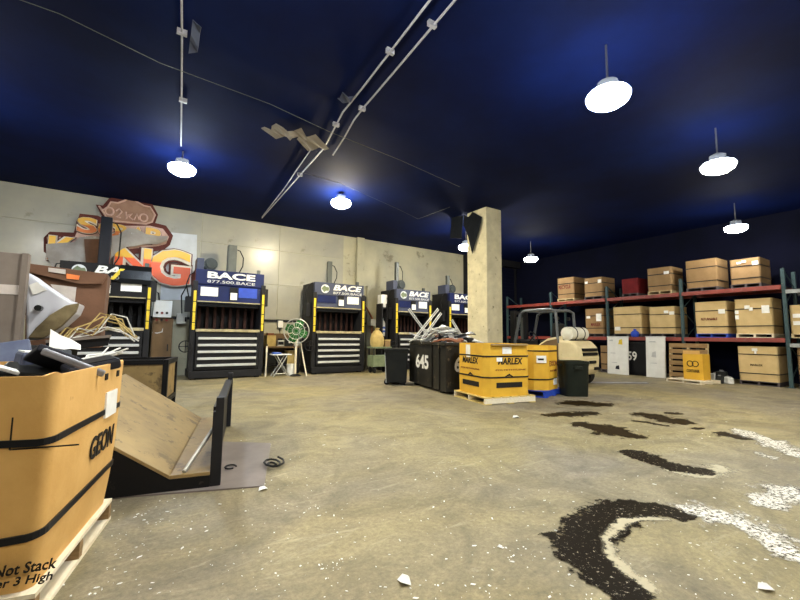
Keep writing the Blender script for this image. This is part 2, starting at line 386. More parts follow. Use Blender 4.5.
# ================================================================== conduits on the ceiling
def ceil_run(name, pts, r, m, label, cat, clips=(), z=CEIL-.05):
    if name == 'ceiling_cable': z = CEIL-.09
    P = [G(x, y, z) for x, y in pts]; o = P[0]; t = thing(name, label, cat, (o.x, o.y, z))
    MB().tube([p-o for p in P], r, 8).build('pipe', m, t, smooth=True)
    for (x, y) in clips:
        c = G(x, y, z)-o; MB().box(c.x-.06, c.x+.06, c.y-.025, c.y+.025, -r-.01, .045).build('clip', m, t)
ceil_run('conduit', [(480, -66), (430, 0), (364, 86), (343, 112), (324, 148), (294, 182), (262, 218)], .015, M_conduit, 'white ceiling conduit with a kink, running unbroken to the wall', 'conduit', ((390, 52), (336, 125), (300, 175)))
ceil_run('conduit', [(516, -70), (455, 0), (372, 98), (364, 107), (354, 120), (344, 138), (333, 155)], .015, M_conduit, 'white ceiling conduit that stops short beside the torn ceiling scraps', 'conduit', ((432, 25), (362, 109)))
ceil_run('conduit', [(312, 148), (298, 168), (286, 186), (262, 217)], .012, M_conduit, 'short thin conduit below the torn ceiling scraps meeting the wall', 'conduit')
ceil_run('conduit', [(181, -60), (182, 40), (181.5, 100), (181, 146)], .013, M_conduit, 'straight white conduit leading to the lamp near the orange sign', 'conduit', ((182, 33), (183, 101)))
ceil_run('ceiling_cable', [(-30, -18), (60, 14), (160, 63), (270, 104), (330, 132), (400, 160), (460, 187)], .005, M_cyl, 'thin taut cable crossing the ceiling under the conduits', 'cable')
ceil_run('ceiling_cable', [(300, 172), (340, 183), (400, 210), (418, 219), (450, 207)], .005, M_cyl, 'thin sagging cable near the column top', 'cable')
tc_ = thing('torn_ceiling_scrap', 'torn pale ceiling covering hanging beside the conduits', 'ceiling scrap', G(305, 140, CEIL-.02))
o_ = G(305, 140, CEIL-.02)
for k, (a, b, c, d) in enumerate((((262, 128), (281, 123), (292, 134), (272, 134)), ((284, 130), (300, 128), (306, 136), (292, 136)), ((296, 136), (314, 133), (328, 146), (306, 147)))):
    q = [G(x, y, CEIL-.03)-o_ for x, y in (a, b, c, d)]
    rz = random.Random(k+4)
    g = [[q[0].lerp(q[1], i/5)+Vector((rz.uniform(-.05, .05), rz.uniform(-.06, .06), -.02-rz.uniform(0, .05))) for i in range(6)], [q[3].lerp(q[2], i/5)+Vector((rz.uniform(-.05, .05), rz.uniform(-.06, .06), -.03-rz.uniform(0, .07))) for i in range(6)]]
    MB().sheet(g, .012).build('scrap_flake', M_tarp, tc_, smooth=False)
hb = G(345, 97, CEIL-.02)
ts = thing('torn_ceiling_scrap', 'small bluish scrap clinging between the two white conduits', 'ceiling scrap', hb)
MB().sheet([[(-.1+.1*i, -.12+.1*j, -.02-.05*((i+j) % 2)) for i in range(3)] for j in range(3)], .01).build('scrap_flake', M_scrb, ts)
hb = G(197, 20, CEIL-.02)
ts = thing('torn_ceiling_scrap', 'ragged dark strip dangling next to the straight conduit', 'ceiling scrap', hb)
MB().sheet([[(-.05+.1*i, .0+.16*j, -.02-.06*((i+j) % 2)-.03*j) for i in range(2)] for j in range(4)], .01).build('scrap_flake', M_scrb, ts)

# ================================================================== balers
BN = 12.7
def baler(u, W, hood, body, label, H=3.2, D=1.15, cylm=None, cylx=.55, cylz=4.15, globe=False, motor=True, word='BACE', phone='877.500.BACE', screen=.55, labx=.08, cylw=.26):
    t = thing('vertical_baler', label, 'baler', (u, BN, 0), group='balers along the wall')
    b = MB().box(-.04, W+.04, -.1, D, .04, .24)
    for x in (.02, W-.16): b.box(x, x+.14, -.05, .12, 0, .05).box(x, x+.14, D-.15, D, 0, .05)
    b.build('base_frame', M_bdark, t, bevel=.01)
    for x in (0, W-.08): box('side_panel', body, t, x, x+.08, .06, D, .22, H-.05, bevel=.006)
    box('back_panel', body, t, .08, W-.08, D-.05, D, .22, H-.05)
    box('chamber_floor', M_bdark, t, .08, W-.08, 0, D-.05, .24, .32)
    for x in (-.06, W-.08):
        box('front_post', M_bdark, t, x, x+.14, -.08, .07, .22, H-.35, bevel=.008)
        g = box('guard_strip', M_yellow, t, x+.035, x+.105, -.11, -.075, 1.42, 2.55, bevel=.006)
        for q in range(3): box('stripe', M_black, g, x+.034, x+.106, -.113, -.10, 1.62+.3*q, 1.645+.3*q)
    dr = box('door', M_bdark, t, .10, W-.10, -.07, .0, .27, 1.36, bevel=.008)
    rm = MB().box(.14, W-.14, -.13, -.07, -.034, .034).mesh('door_rib', M_rib)
    for q in range(5): link('door_rib', rm, dr, (0, 0, .40+.195*q), bevel=.008)
    for x in (.10, W-.16): box('door_edge', M_bdark, dr, x, x+.06, -.13, -.07, .3, 1.36)
    MB().tube([(-.16+.16*math.cos(a*PI/8), -.16, .95+.16*math.sin(a*PI/8)) for a in range(16)], .014, 6, True).cyl((-.31, -.16, .95), (-.01, -.16, .95), .01, n=6).cyl((-.16, -.16, .8), (-.16, -.16, 1.1), .01, n=6).cyl((-.16, -.16, .95), (-.05, -.02, .95), .018, n=8).build('latch_wheel', M_bdark, t, smooth=True)
    box('sill', M_sill, t, .08, W-.08, -.12, .1, 1.37, 1.45, bevel=.01)
    gm = MB().box(-.04, .04, .45, .50, 1.45, 2.25).mesh('gate_bar', M_black if hood is M_black else M_gate)
    nb = 8
    for q in range(nb): link('gate_bar', gm, t, (.2+(W-.4)*q/(nb-1), 0, 0))
    box('platen', M_black, t, .1, W-.1, .05, D-.08, 2.12, 2.24, bevel=.01)
    # hood: lower control panel and tilted name panel
    hd = MB().prism([(-.03, 2.22), (.12, 2.22), (.12, H), (-.07, H), (-.07, H-.43), (-.03, H-.46)], .0, W, 'yz').build('hood', hood, t, bevel=.006)
    MB().box(.0, W, .1, D, H-.06, H).build('hood_top', body, hd)
    MB().box(.03, W-.03, -.056, -.028, 2.24, 2.27).build('hood_lip', M_sill, hd)
    tx = .10*W if not globe else .30*W; tw = W*(.70 if not globe else .60)
    text('lettering', word, M_white, hd, tx+.06*W, -.07, H-.25, tw, .20, bold=.035, shear=.25 if globe else 0)
    text('lettering', phone, M_rib, hd, tx+.06*W, -.07, H-.385, tw, .085, bold=.012)
    if globe:
        MB().cyl((.20*W, -.085, H-.22), (.20*W, -.06, H-.22), .15, n=20).build('globe_logo', M_board, hd, smooth=True)
        MB().prism([(.20*W+.14*math.cos(a), H-.22+.12*math.sin(a)*(1 if i % 2 else .55)) for i, a in enumerate([k*PI/5 for k in range(10)])], -.092, -.083).build('globe_land', M_gcart, hd)
    box('warning_label', M_paper, hd, labx*W, (labx+.24)*W, -.058, -.03, 2.42, 2.68)
    p = box('control_display', M_black, hd, screen*W-.12, screen*W+.1, -.07, -.03, 2.32, 2.72, bevel=.006)
    box('display_card', M_paper, p, screen*W-.10, screen*W+.09, -.078, -.068, 2.34, 2.55)
    box('blue_panel', M_blue if not globe else M_hblue, hd, (.62 if labx < .3 else .06)*W, (.9 if labx < .3 else .42)*W, -.05, -.03, 2.42, 2.72)
    # cylinder, power unit, hoses
    cm = cylm or M_cyl
    cy = box('ram_cylinder', cm, t, cylx*W-cylw/2, cylx*W+cylw/2, D*.45, D*.45+cylw, H-.02, cylz, bevel=.015)
    MB().box(cylx*W-cylw/2-.03, cylx*W+cylw/2+.03, D*.45-.03, D*.45+cylw+.03, H-.02, H+.09).build('cylinder_flange', cm, cy)
    x = cylx*W+cylw/2
    MB().tube([(x-.04, D*.5, cylz-.12), (x+.10, D*.5, cylz-.16), (x+.21, D*.5, cylz-.38), (x+.20, D*.5, H+.3), (x+.10, D*.5, H+.08), (x+.02, D*.5, H-.02)], .017, 6).build('hose', M_hose, t, smooth=True)
    if motor:
        mt = MB().cyl((.42, .25, H+.22), (.42, .85, H+.22), .19, n=18).cyl((.42, .2, H+.22), (.42, .26, H+.22), .13, n=14).build('pump_motor', M_motor, t, smooth=True)
        box('motor_foot', M_bdark, mt, .27, .57, .3, .8, H-.02, H+.06)
        box('oil_tank', M_hgrey, t, .04, .24, .25, .8, H-.02, H+.38, bevel=.015)
    box('corner_stub', M_cyl, t, W-.16, W-.06, .2, .3, H-.02, H+.16, bevel=.01)
    box('switch_box', M_bdark, t, -.20, -.05, .15, .45, 1.95, 2.4, bevel=.01)
    box('side_bracket', M_bdark, t, W+.05, W+.16, .0, .3, 2.2, 2.75, bevel=.01)
    MB().tube([(-.12, .3, 2.4), (-.2, .3, 2.75), (-.12, .3, 3.05), (.1, .4, H+.02)], .018, 6).build('hose', M_hose, t, smooth=True)
    return t
baler(-1.95, 1.92, M_black, M_black, 'black baler with tall dark cylinder standing under the orange sign', cylm=M_cylblk, cylx=.42, cylz=4.5, globe=True, labx=.66, screen=.50, H=3.1, cylw=.26, motor=False)
baler(1.06, 1.93, M_hblue, M_bdark, 'deep blue baler with square cylinder, pump motor and plain block lettering')
baler(4.67, 1.86, M_hgrey, M_bdark, 'slate grey baler with globe logo beside the green fan', cylx=.42, cylz=4.0, globe=True, labx=.66, screen=.53, motor=False, H=3.12, cylw=.16)
baler(7.95, 1.62, M_hgrey, M_bdark, 'grey baler with globe logo behind the numbered steel scrap bin', cylx=.25, cylz=4.3, globe=True, labx=.66, screen=.50, H=3.12, cylw=.14)
baler(10.6, 1.7, M_hblue, M_bdark, 'blue baler half hidden behind the concrete column', cylx=.25, cylz=4.0, H=3.15, cylw=.14)

# crinkled black plastic over the dark baler's hood
cp = thing('plastic_film', 'crumpled shiny black plastic taped over the hood of the black baler', 'plastic film', (-.72, BN-.12, 2.62))
MB().sheet([[(.14*i, -.03*((i*3+j*5) % 3), .12*j) for i in range(6)] for j in range(5)], -.02).build('film_sheet', M_film, cp, smooth=True)
sl = thing('yellow_sticker', 'yellow slanted sticker across the hood of the black baler', 'sticker', (-.93, BN-.12, 2.70))
MB().prism([(0, 0), (.10, 0), (.34, .34), (.24, .34)], -.01, .03).build('sticker_sheet', M_yellow, sl)

# ================================================================== wall sign
sg = thing('wall_sign', 'big orange and yellow letter sign with a crown, mounted high on the wall', 'sign', (0, WALL_N-.02, 0))
def wp(px, py, d=0.0):
    p = WY(px, py, WALL_N-.02-d); return p.x, p.z
def letter(ch, x0, y0, x1, y1, m, d, bold=.05, drop=0.0):
    (a, zt), (b, zb) = wp(x0, y0, d), wp(x1, y1, d)
    zt -= drop
    for k, (mm, off, ex, dy) in enumerate(((M_signback, .115, .05, 0), (M_signout, .075, .05, .03), (m, .03, .05, .06))):
        g = (off-.03)*.9
        text('letter' if k == 2 else ('letter_border' if k else 'letter_backing'), ch, mm, sg, a-g*(b-a)/.7*.55, -d-dy, zb-g*(zt-zb)/.75*.55, (b-a)*(1+g*1.55), (zt-zb)*(1+g*1.45), ext=ex, bold=off)
def outline(name, pts, m, d, th):
    return MB().prism([wp(x, y, d) for x, y in pts][::-1], -d-th, -d).build(name, m, sg)
outline('backing_board', [(165, 232), (197, 235), (196, 300), (160, 300)], M_board, 0, .02)
outline('backing_plate', [(44, 238), (50, 232), (74, 233), (80, 214), (98, 216), (108, 221), (150, 222), (166, 226), (173, 236), (170, 245), (164, 250), (150, 252), (120, 256), (60, 264), (44, 252)], M_signback, .01, .05)
outline('face_plate', [(47, 237), (75, 237), (82, 220), (110, 226), (150, 226), (163, 229), (169, 237), (166, 244), (158, 246), (120, 250), (60, 258), (48, 248)], M_crownl, .06, .03)
letter('S', 78, 217, 97, 235, M_letter2, .09)
letter('C', 99, 221, 115, 239, M_letter2, .09)
letter('R', 116, 225, 130, 240, M_letter2, .09)
letter('A', 131, 227, 145, 242, M_letter2, .09)
letter('P', 146, 228, 160, 245, M_letter2, .09)
letter('K', 50, 236, 76, 262, M_letter, .10)
letter('I', 82, 240, 96, 268, M_letter, .10)
letter('N', 116, 246, 150, 277, M_letter, .10)
letter('G', 151, 248, 189, 287, M_letter, .10)
crown = [(99, 206), (103, 210), (108, 207), (111, 202), (118, 203), (124, 201), (131, 197), (137, 202), (144, 206), (150, 207), (155, 215), (152, 222), (146, 224), (108, 221), (105, 215)]
outline('crown_backing', [(96, 205), (103, 206), (109, 199), (131, 193.5), (140, 200), (152, 204), (158, 215), (155, 224), (146, 228), (106, 225), (102, 216)], M_signback, .02, .05)
outline('crown', crown, M_crown, .07, .03)
MB().tube([(a, -.11, b) for a, b in (wp(x, y, .1) for x, y in crown)], .028, 6, True).build('crown_outline', M_crownl, sg, smooth=True)
for px, py, r in ((109.5, 211.5, .10), (143.5, 218, .10)):
    a, b = wp(px, py, .1); MB().tube([(a+r*math.cos(q*PI/6), -.115, b+r*1.15*math.sin(q*PI/6)) for q in range(12)], .025, 6, True).build('jewel', M_crownl, sg, smooth=True)
for pts in ([(116, 211), (119, 209), (122, 212), (119, 215), (116, 217), (121, 218)], [(126, 212), (126.5, 219), (128, 215), (132, 214), (129, 217), (133, 220)], [(134, 220), (137, 214), (139, 220)]):
    MB().tube([(a, -.115, b) for a, b in (wp(x, y, .1) for x, y in pts)], .024, 6).build('scrollwork', M_crownl, sg, smooth=True)

tp = thing('torn_sheet', 'torn grey plastic sheeting hanging across the letters of the sign', 'sheeting', (0, WALL_N-.25, 0))
def tw(px, py, d): p = WY(px, py, WALL_N-.25-d); return (p.x, -d, p.z)
top = [(46, 244), (60, 243), (74, 242), (80, 237), (90, 236), (105, 237), (118, 235), (128, 228), (137, 229), (146, 234), (158, 236), (168, 236)]
bot = [(46, 256), (52, 266), (60, 272), (74, 268), (85, 268), (100, 270), (117, 252), (126, 247), (136, 246), (146, 244), (157, 244), (167, 241)]
MB().sheet([[tw(x, y, .03*(i % 2)) for i, (x, y) in enumerate(top)], [tw((a[0]+b[0])/2, (a[1]+b[1])/2, .06+.05*((i+1) % 2)) for i, (a, b) in enumerate(zip(top, bot))], [tw(x, y, .03*(i % 3)) for i, (x, y) in enumerate(bot)]], .012).build('plastic_sheet', M_tarp, tp, smooth=True)
a = [tw(84, 239, .14), tw(100, 239, .14), tw(99, 266, .14), tw(86, 266, .14)]
MB().sheet([[a[0], a[1]], [a[3], a[2]]], .012).build('brown_patch', M_cardb, tp)

# ================================================================== boxes and pallets
def pallet(loc, rz, W, D, m, label, H=.14, ndeck=6, group=None, m2=None, rot=None, mesh_only=False):
    # deck boards run along local X, stringers along local Y
    t = thing('pallet', label, 'pallet', loc, rz, group, rot)
    bw = D/ndeck*.74
    dk = MB().box(-W/2, W/2, -bw/2, bw/2, 0, .02).mesh('deck_board', m)
    st = MB().box(-.025, .025, -D/2+.002, D/2-.002, .018, H-.018).mesh('stringer', m2 or m)
    for k in range(ndeck): link('deck_board', dk, t, (0, -D/2+bw/2+(D-bw)*k/(ndeck-1), H-.02))
    for x in (-W/2+.028, 0, W/2-.028): link('stringer', st, t, (x, 0, 0))
    for k in range(3): link('bottom_board', dk, t, (0, (-D/2+bw/2)*(1-k), 0))
    return t
def gaylord(loc, rz, W, D, H, m, label, straps=(.3, .75), oct_=.10, top='closed', group=None, name='gaylord_box', bulge=.012, smat=None, flat=0.0):
    # local footprint centred on the origin, front face at -Y
    t = thing(name, label, 'box', loc, rz, group)
    def prof(s, z):
        c = oct_; hw, hd = W/2*s, D/2*s
        return [(hw-c, -hd, z), (hw, -hd+c, z), (hw, hd-c, z), (hw-c, hd, z), (-hw+c, hd, z), (-hw, hd-c, z), (-hw, -hd+c, z), (-hw+c, -hd, z)]
    lv = [(0, 1.0), (.25, 1+bulge), (.5, 1+bulge*1.5), (.75, 1+bulge), (1, 1.0)]
    mb = MB(); vs = []; n = 8
    for a, s in lv: vs += prof(s, a*H)
    fs = [(j*n+i, j*n+(i+1) % n, (j+1)*n+(i+1) % n, (j+1)*n+i) for j in range(4) for i in range(n)] + [tuple(range(n-1, -1, -1))]
    if top == 'closed': fs.append(tuple(range(4*n, 5*n)))
    else:                                  # open: inner wall down to the fill level
        vs += prof(.97, H) + prof(.96, H*.72)
        fs += [(4*n+i, 4*n+(i+1) % n, 5*n+(i+1) % n, 5*n+i) for i in range(n)] + [(5*n+i, 5*n+(i+1) % n, 6*n+(i+1) % n, 6*n+i) for i in range(n)] + [tuple(range(6*n, 7*n))]
    mb.add(vs, fs); mb.build('body', m, t)
    if top == 'closed':
        lp = MB(); vv = prof(1.012, H-.10)+prof(1.012, H+.012); lp.add(vv, [(i, (i+1) % n, n+(i+1) % n, n+i) for i in range(n)]+[tuple(range(n, 2*n)), tuple(range(n-1, -1, -1))])
        lp.build('lid', m, t)
    for a in straps:
        s = 1+bulge*1.5+.014; z = a*H; vv = prof(s, z-.014)+prof(s, z+.014)
        MB().add(vv, [(i, (i+1) % n, n+(i+1) % n, n+i) for i in range(n)]+[tuple(range(n, 2*n)), tuple(range(n-1, -1, -1))]).build('strap', smat or M_strap, t)
    return t

# ---- big kraft box of scrap in the foreground
Cc, TH = Vector((-.345, 2.43)), math.radians(-11)
GW, GD, GH = 1.16, 1.10, .965
ex, ey = Vector((math.cos(TH), math.sin(TH))), Vector((-math.sin(TH), math.cos(TH)))
cen = Cc - ex*GW/2 + ey*GD/2
pallet((cen.x, cen.y, 0), TH+PI/2, 1.10, 1.14, M_woodw, 'splintered pale wooden pallet under the big kraft box of plastic scrap', ndeck=6, m2=M_woodb)
gb = thing('gaylord_box', 'large open kraft cardboard box with GEON print, filled with black plastic scrap', 'box', (cen.x, cen.y, .14), TH)
def gring(s, z, rc=.05):
    return [(x, y, z) for x, y in ring(0, GW/2*s, GD/2*s, rc=rc, k=4)]
lv = [(0, .93), (.2, .965), (.45, .99), (.7, 1.0), (.88, 1.005), (1, 1.01)]
vs = []; n = 20
for a, s in lv: vs += gring(s, a*GH)
ztop = len(lv)-1
rag = [random.uniform(-.012, .012) for _ in range(n)]
for i in range(n): x, y, z = vs[ztop*n+i]; vs[ztop*n+i] = (x, y, z+rag[i])
inn = gring(.985, GH); inn = [(x, y, z+rag[i]) for i, (x, y, z) in enumerate(inn)]
vs += inn + gring(.975, GH*.80)
fs = [(j*n+i, j*n+(i+1) % n, (j+1)*n+(i+1) % n, (j+1)*n+i) for j in range(len(lv)+1) for i in range(n)] + [tuple(range(n-1, -1, -1)), tuple(range(7*n, 8*n))]
MB().add(vs, fs).build('body', M_cardg, gb, smooth=True)
def gst(z0, z1, tiltx, s=1.008):
    v = []
    for dz in (-.016, .016):
        for (x, y, z) in gring(s, 0, .06): v.append((x, y, (z0 if y < 0 else z1)+tiltx*x+.02*math.sin(x*5+y*4)+dz))
    return MB().add(v, [(i, (i+1) % n, n+(i+1) % n, n+i) for i in range(n)]+[tuple(range(n, 2*n)), tuple(range(n-1, -1, -1))]).build('strap', M_strap, gb)
gst(.66, .69, -.02, 1.012); gst(.20, .25, .06, .99)
X = GW/2*1.0+.001
def face_pt(px, py, side):                 # pixel -> local point on the front (-Y) or printed (+X) face of the box
    Mi = (Matrix.Translation((cen.x, cen.y, .14)) @ Matrix.Rotation(TH, 4, 'Z')).inverted(); o, d = Mi @ CAM_P, Mi.to_3x3() @ ray(px, py)
    t = ((-GD/2*.985-o.y)/d.y) if side == 'front' else ((GW/2*.99-o.x)/d.x); return o+d*t
a, b = face_pt(88, 461, 'side'), face_pt(112, 437, 'side')
text('lettering', 'GEON', M_ink, gb, X*.998, a.y, a.z-.005, min(b.y-a.y, .52), .13, ext=.004, bold=.02, shear=.2, rz=PI/2)
for word, (qx, qy), wd in (('Do Not Stack', (56, 569), .305), ('Over 3 High', (52, 583), .265)):
    a = face_pt(qx, qy, 'front'); text('lettering', word, M_ink, gb, a.x-wd, -GD/2*.972-.004, a.z+.004, wd, .047, ext=.004, bold=.016, shear=.2)
a, b, c = face_pt(14, 417, 'front'), face_pt(14, 449, 'front'), face_pt(80, 440, 'front')
yl = -GD/2*1.0-.003
box('printed_line', M_ink, gb, a.x-.003, a.x+.003, yl, yl+.006, b.z, a.z); box('printed_line', M_ink, gb, a.x, c.x, yl, yl+.006, b.z-.003, b.z+.003)
lb = box('shipping_label', M_paper, gb, X-.004, X+.010, face_pt(103, 410, 'side').y, face_pt(114, 400, 'side').y, .62, .78)
for y in (.12, .36): box('hand_hole', M_ink, gb, X+.004, X+.009, y, y+.05, GH-.10, GH-.06)
dm = MB().box(-.006, .006, -.003, 0, -.018, .018).mesh('perforation', M_cardb)
for k in range(9): link('perforation', dm, gb, (-.30, -GD/2*1.003-.004, .52+.04*k))
# scrap filling the kraft box
def slab(name, label, cat, parent_xy, z, sx, sy, sz, m, rx, ry, rz_, group=None, detail=None):
    t = thing(name, label, cat, (parent_xy[0], parent_xy[1], z), group=group, rot=(rx, ry, rz_))
    box('shell', m, t, -sx/2, sx/2, -sy/2, sy/2, -sz/2, sz/2, bevel=min(sz*.25, .02))
    if detail: box('face', detail, t, -sx*.42, sx*.42, -sy*.42, sy*.42, sz/2-.002, sz/2+.004)
    return t
def gl(x, y): v = cen + ex*x + ey*y; return (v.x, v.y)
fill = MB()
fill.box(-.5, .5, -.48, .48, 0, .05)
sf = tag(fill.build('scrap_layer', M_scrd, None, loc=(cen.x, cen.y, .14+GH*.80), rot=(0, 0, TH)), 'layer of small dark plastic scrap inside the kraft box', 'scrap'); sf['kind'] = 'stuff'
SZ = .14+GH
def gx(px, py, z): v = G(px, py, z); return (v.x, v.y)
slab('plastic_tray', 'slate grey plastic housing with white top standing in the kraft box', 'scrap plastic', gx(31, 366, SZ-.03), SZ-.03, .15, .16, .19, M_scrb, .05, .08, .45, detail=M_paper)
slab('monitor_shell', 'dark glossy monitor shell leaning out of the kraft box', 'scrap plastic', gx(62, 361, SZ+.01), SZ+.0, .34, .24, .05, M_scrd, -.35, .45, .3, detail=M_scrb)
slab('bezel_scrap', 'grey edge strip slanting down beside the dark monitor shell', 'scrap plastic', gx(74, 361, SZ+.03), SZ+.02, .34, .03, .04, M_scrg, 0, .42, -.25)
slab('monitor_shell', 'dark violet shell by the unprinted end of the kraft box', 'scrap plastic', gx(10, 355, SZ+.03), SZ+.02, .24, .24, .06, M_scrb, .9, -.2, .2)
slab('bezel_scrap', 'black deep bezel with pale edge at the labelled side of the kraft box', 'scrap plastic', gx(92, 360, SZ+.02), SZ-.02, .28, .18, .07, M_scrd, .1, -.2, .35, detail=M_plblk)
slab('bezel_scrap', 'white edged strip lying along the far rim of the kraft box', 'scrap plastic', gx(99, 356, SZ+.04), SZ+.035, .28, .02, .025, M_scrw, 0, -.2, .35)
slab('keyboard_shell', 'black keyboard shell sunk in the middle of the kraft box', 'scrap plastic', gx(48, 370, SZ-.05), SZ-.06, .46, .18, .04, M_plblk, .3, .1, -.1)
slab('shell_scrap', 'black curved panel behind the white topped housing in the kraft box', 'scrap plastic', gx(42, 357, SZ), SZ+.0, .36, .3, .04, M_plblk, .45, .2, .2)
slab('shell_scrap', 'small white shard at the front rim of the kraft box', 'scrap plastic', gx(8, 368, SZ-.01), SZ-.02, .10, .06, .02, M_scrw, .3, .4, .6)
for k, (x, y, a) in enumerate(((.45, .42, .3), (.50, .36, -.4), (.42, .48, .9))):
    t = thing('wire_piece', 'bent pale wire sticking out of the corner of the kraft box', 'wire', (*gl(x, y), SZ+.02), a, 'wires in the kraft box')
    MB().tube([(-.12, 0, -.1), (-.04, .02, .02), (.05, -.01, .03), (.14, .03, .07)], .006, 5).build('strand', M_scrw, t, smooth=True)

# ---- dark steel scrap bin behind the kraft box with tall scrap
sb = thing('scrap_bin', 'black steel scrap bin with wide rim behind the kraft box', 'bin', (-1.92, 5.15, 0), math.radians(-12))
mb = MB(); mb.box(-1.1, 1.1, -.78, .78, .12, .2)
for a in ((-1.1, 1.1, -.8, -.76), (-1.1, 1.1, .76, .8), (-1.12, -1.08, -.8, .8), (1.08, 1.12, -.8, .8)): mb.box(*a, .12, 1.14)
mb.build('shell', M_black, sb)
for nm, a in (('rim', (-1.18, 1.18, -.88, -.74)), ('rim', (-1.18, 1.18, .74, .88)), ('rim', (-1.18, -1.05, -.74, .74)), ('rim', (1.05, 1.18, -.74, .74))): box(nm, M_black, sb, *a, 1.12, 1.18, bevel=.01)
for x in (-.8, .8): box('skid', M_black, sb, x-.08, x+.08, -.78, .78, 0, .12)
sl = tag(MB().box(-1.05, 1.05, -.74, .74, 0, .1).build('scrap_layer', M_scrd, None, loc=(-1.92, 5.15, 1.02), rot=(0, 0, math.radians(-12))), 'bed of loose dark scrap inside the black steel bin', 'scrap'); sl['kind'] = 'stuff'
def sw(px, py, n): p = WY(px, py, n); return p
# upright taupe panel
p0, p1 = sw(-22, 343, 4.6), sw(28, 254, 4.6)
tpn = thing('metal_sheet', 'upright taupe metal panel with a tape band at the edge of the black bin', 'panel', (p0.x, 4.6, 1.08))
Wp, Hp = p1.x-p0.x, p1.z-1.08
box('sheet', M_metpan, tpn, 0, Wp, 0, .05, 0, Hp, bevel=.006)
box('tape_band', M_tapeg, tpn, .25*Wp, Wp+.004, -.006, .056, Hp*.60, Hp*.69)
box('folded_edge', M_metpan, tpn, Wp-.03, Wp+.01, -.03, .06, 0, Hp)
# white appliance casing, tilted
ca = thing('appliance_casing', 'tilted white appliance casing with soiled hollow end in the black bin', 'casing', (0, 0, 0))
qn = 4.75
Q = [sw(x, y, qn) for x, y in ((26, 271), (42, 283), (70, 301), (79, 303), (74, 314), (60, 326), (40, 338), (26, 341))]
o = Q[0]; ca.location = (o.x, qn, 1.05)
pl = [(q.x-o.x, q.z-1.05) for q in Q]
MB().prism(pl[::-1], 0, .45).build('shell', M_casew, ca, bevel=.02)
Q2 = [sw(x, y, qn-.03) for x, y in ((28, 338), (36, 328), (50, 315), (66, 305.5), (79, 303), (76, 312), (62, 326), (44, 338))]
MB().prism([(q.x-o.x, q.z-1.05) for q in Q2][::-1], -.05, .02).build('soiled_end', M_cased, ca, bevel=.01)
for (x, y) in ((38.5, 308),):
    c = sw(x, y, qn-.05); MB().cyl((c.x-o.x, -.05-.03, c.z-1.05), (c.x-o.x, .02, c.z-1.05), .026, n=14).build('knob', M_plblk, ca)
MB().prism([(q.x-o.x, q.z-1.05) for q in (sw(x, y, qn-.01) for x, y in ((29, 285), (37, 282), (47, 290), (33, 295)))][::-1], -.016, .002).build('rating_label', M_paper, ca)
# brown cardboard carton behind
bn = 5.35
B = [sw(x, y, bn) for x, y in ((27, 263), (108, 274), (102, 322), (27, 322))]; CZ = 1.14
o = B[3]; bc = thing('cardboard_carton', 'dark brown cardboard carton with white and orange stickers in the black bin', 'box', (o.x, bn, CZ))
MB().prism([(B[0].x-o.x, B[0].z-CZ), (B[1].x-o.x, B[1].z-CZ), (B[2].x-o.x, 0), (0, 0)], 0, .42).build('body', M_cardb, bc, bevel=.008)
def q4(px): return [(p.x-o.x, p.z-CZ) for p in (sw(x, y, bn-.03) for x, y in px)]
MB().prism(q4([(27, 264), (108, 275), (102, 284), (80, 284), (27, 272)]), -.05, 0).build('flap', M_cardb, bc)
MB().prism(q4([(49, 268), (66, 270), (66, 274.5), (49, 272)]), -.062, -.048).build('white_sticker', M_tapeg, bc)
MB().prism(q4([(67, 274), (80, 276), (79, 280), (67, 279)]), -.062, -.048).build('orange_sticker', M_sticker, bc)
MB().prism(q4([(50, 284), (76, 287), (74, 305), (60, 300)]), -.012, .002).build('pale_panel', M_tapeg, bc)
PL = [sw(x, y, 4.62) for x, y in ((44, 352), (108, 345.5), (110, 337.5), (46, 343))]; o = PL[0]
t = thing('steel_angle', 'dark steel angle lying across the black bin and jutting past its end', 'scrap metal', (o.x, 4.62, o.z)); q_ = [(p.x-o.x, p.z-o.z) for p in PL]
MB().prism(q_, 0, .03).build('web', M_black, t); MB().prism([q_[3], q_[2], (q_[2][0], q_[2][1]+.025), (q_[3][0], q_[3][1]+.025)], -.02, .14).build('flange', M_metpan, t)
# paper and wires on the bin
pp = sw(66, 338, 4.45)
t = thing('paper_sheet', 'crumpled white paper on the rim of the black bin', 'paper', (pp.x, 4.42, 1.16), .2)
MB().sheet([[(-.10+.07*i, .02*j, (.14-.035*i)*j*.6-.01*((i+j) % 2)) for i in range(4)] for j in range(3)], .006).build('sheet', M_paper, t)
wr = random.Random(5)
for k in range(7):
    pp = sw(88+wr.uniform(-6, 8), 334, 4.7)
    t = thing('wire_coil', 'tangled pale wires spilling over the rim of the black bin', 'wire', (pp.x, 4.62+.02*k, 1.17), wr.uniform(-.3, .3), 'wires on the black bin')
    a = wr.uniform(.12, .3)
    MB().tube([(-.22, 0, 0), (-.12, .03, a*.6), (.02, 0, a*.4+.02*k), (.12, .04, a+.03), (.24, 0, a*1.0), (.30+.02*k, .02, a*.35)], .007, 5).build('strand', M_scrw if k % 2 else M_canvas, t, smooth=True)

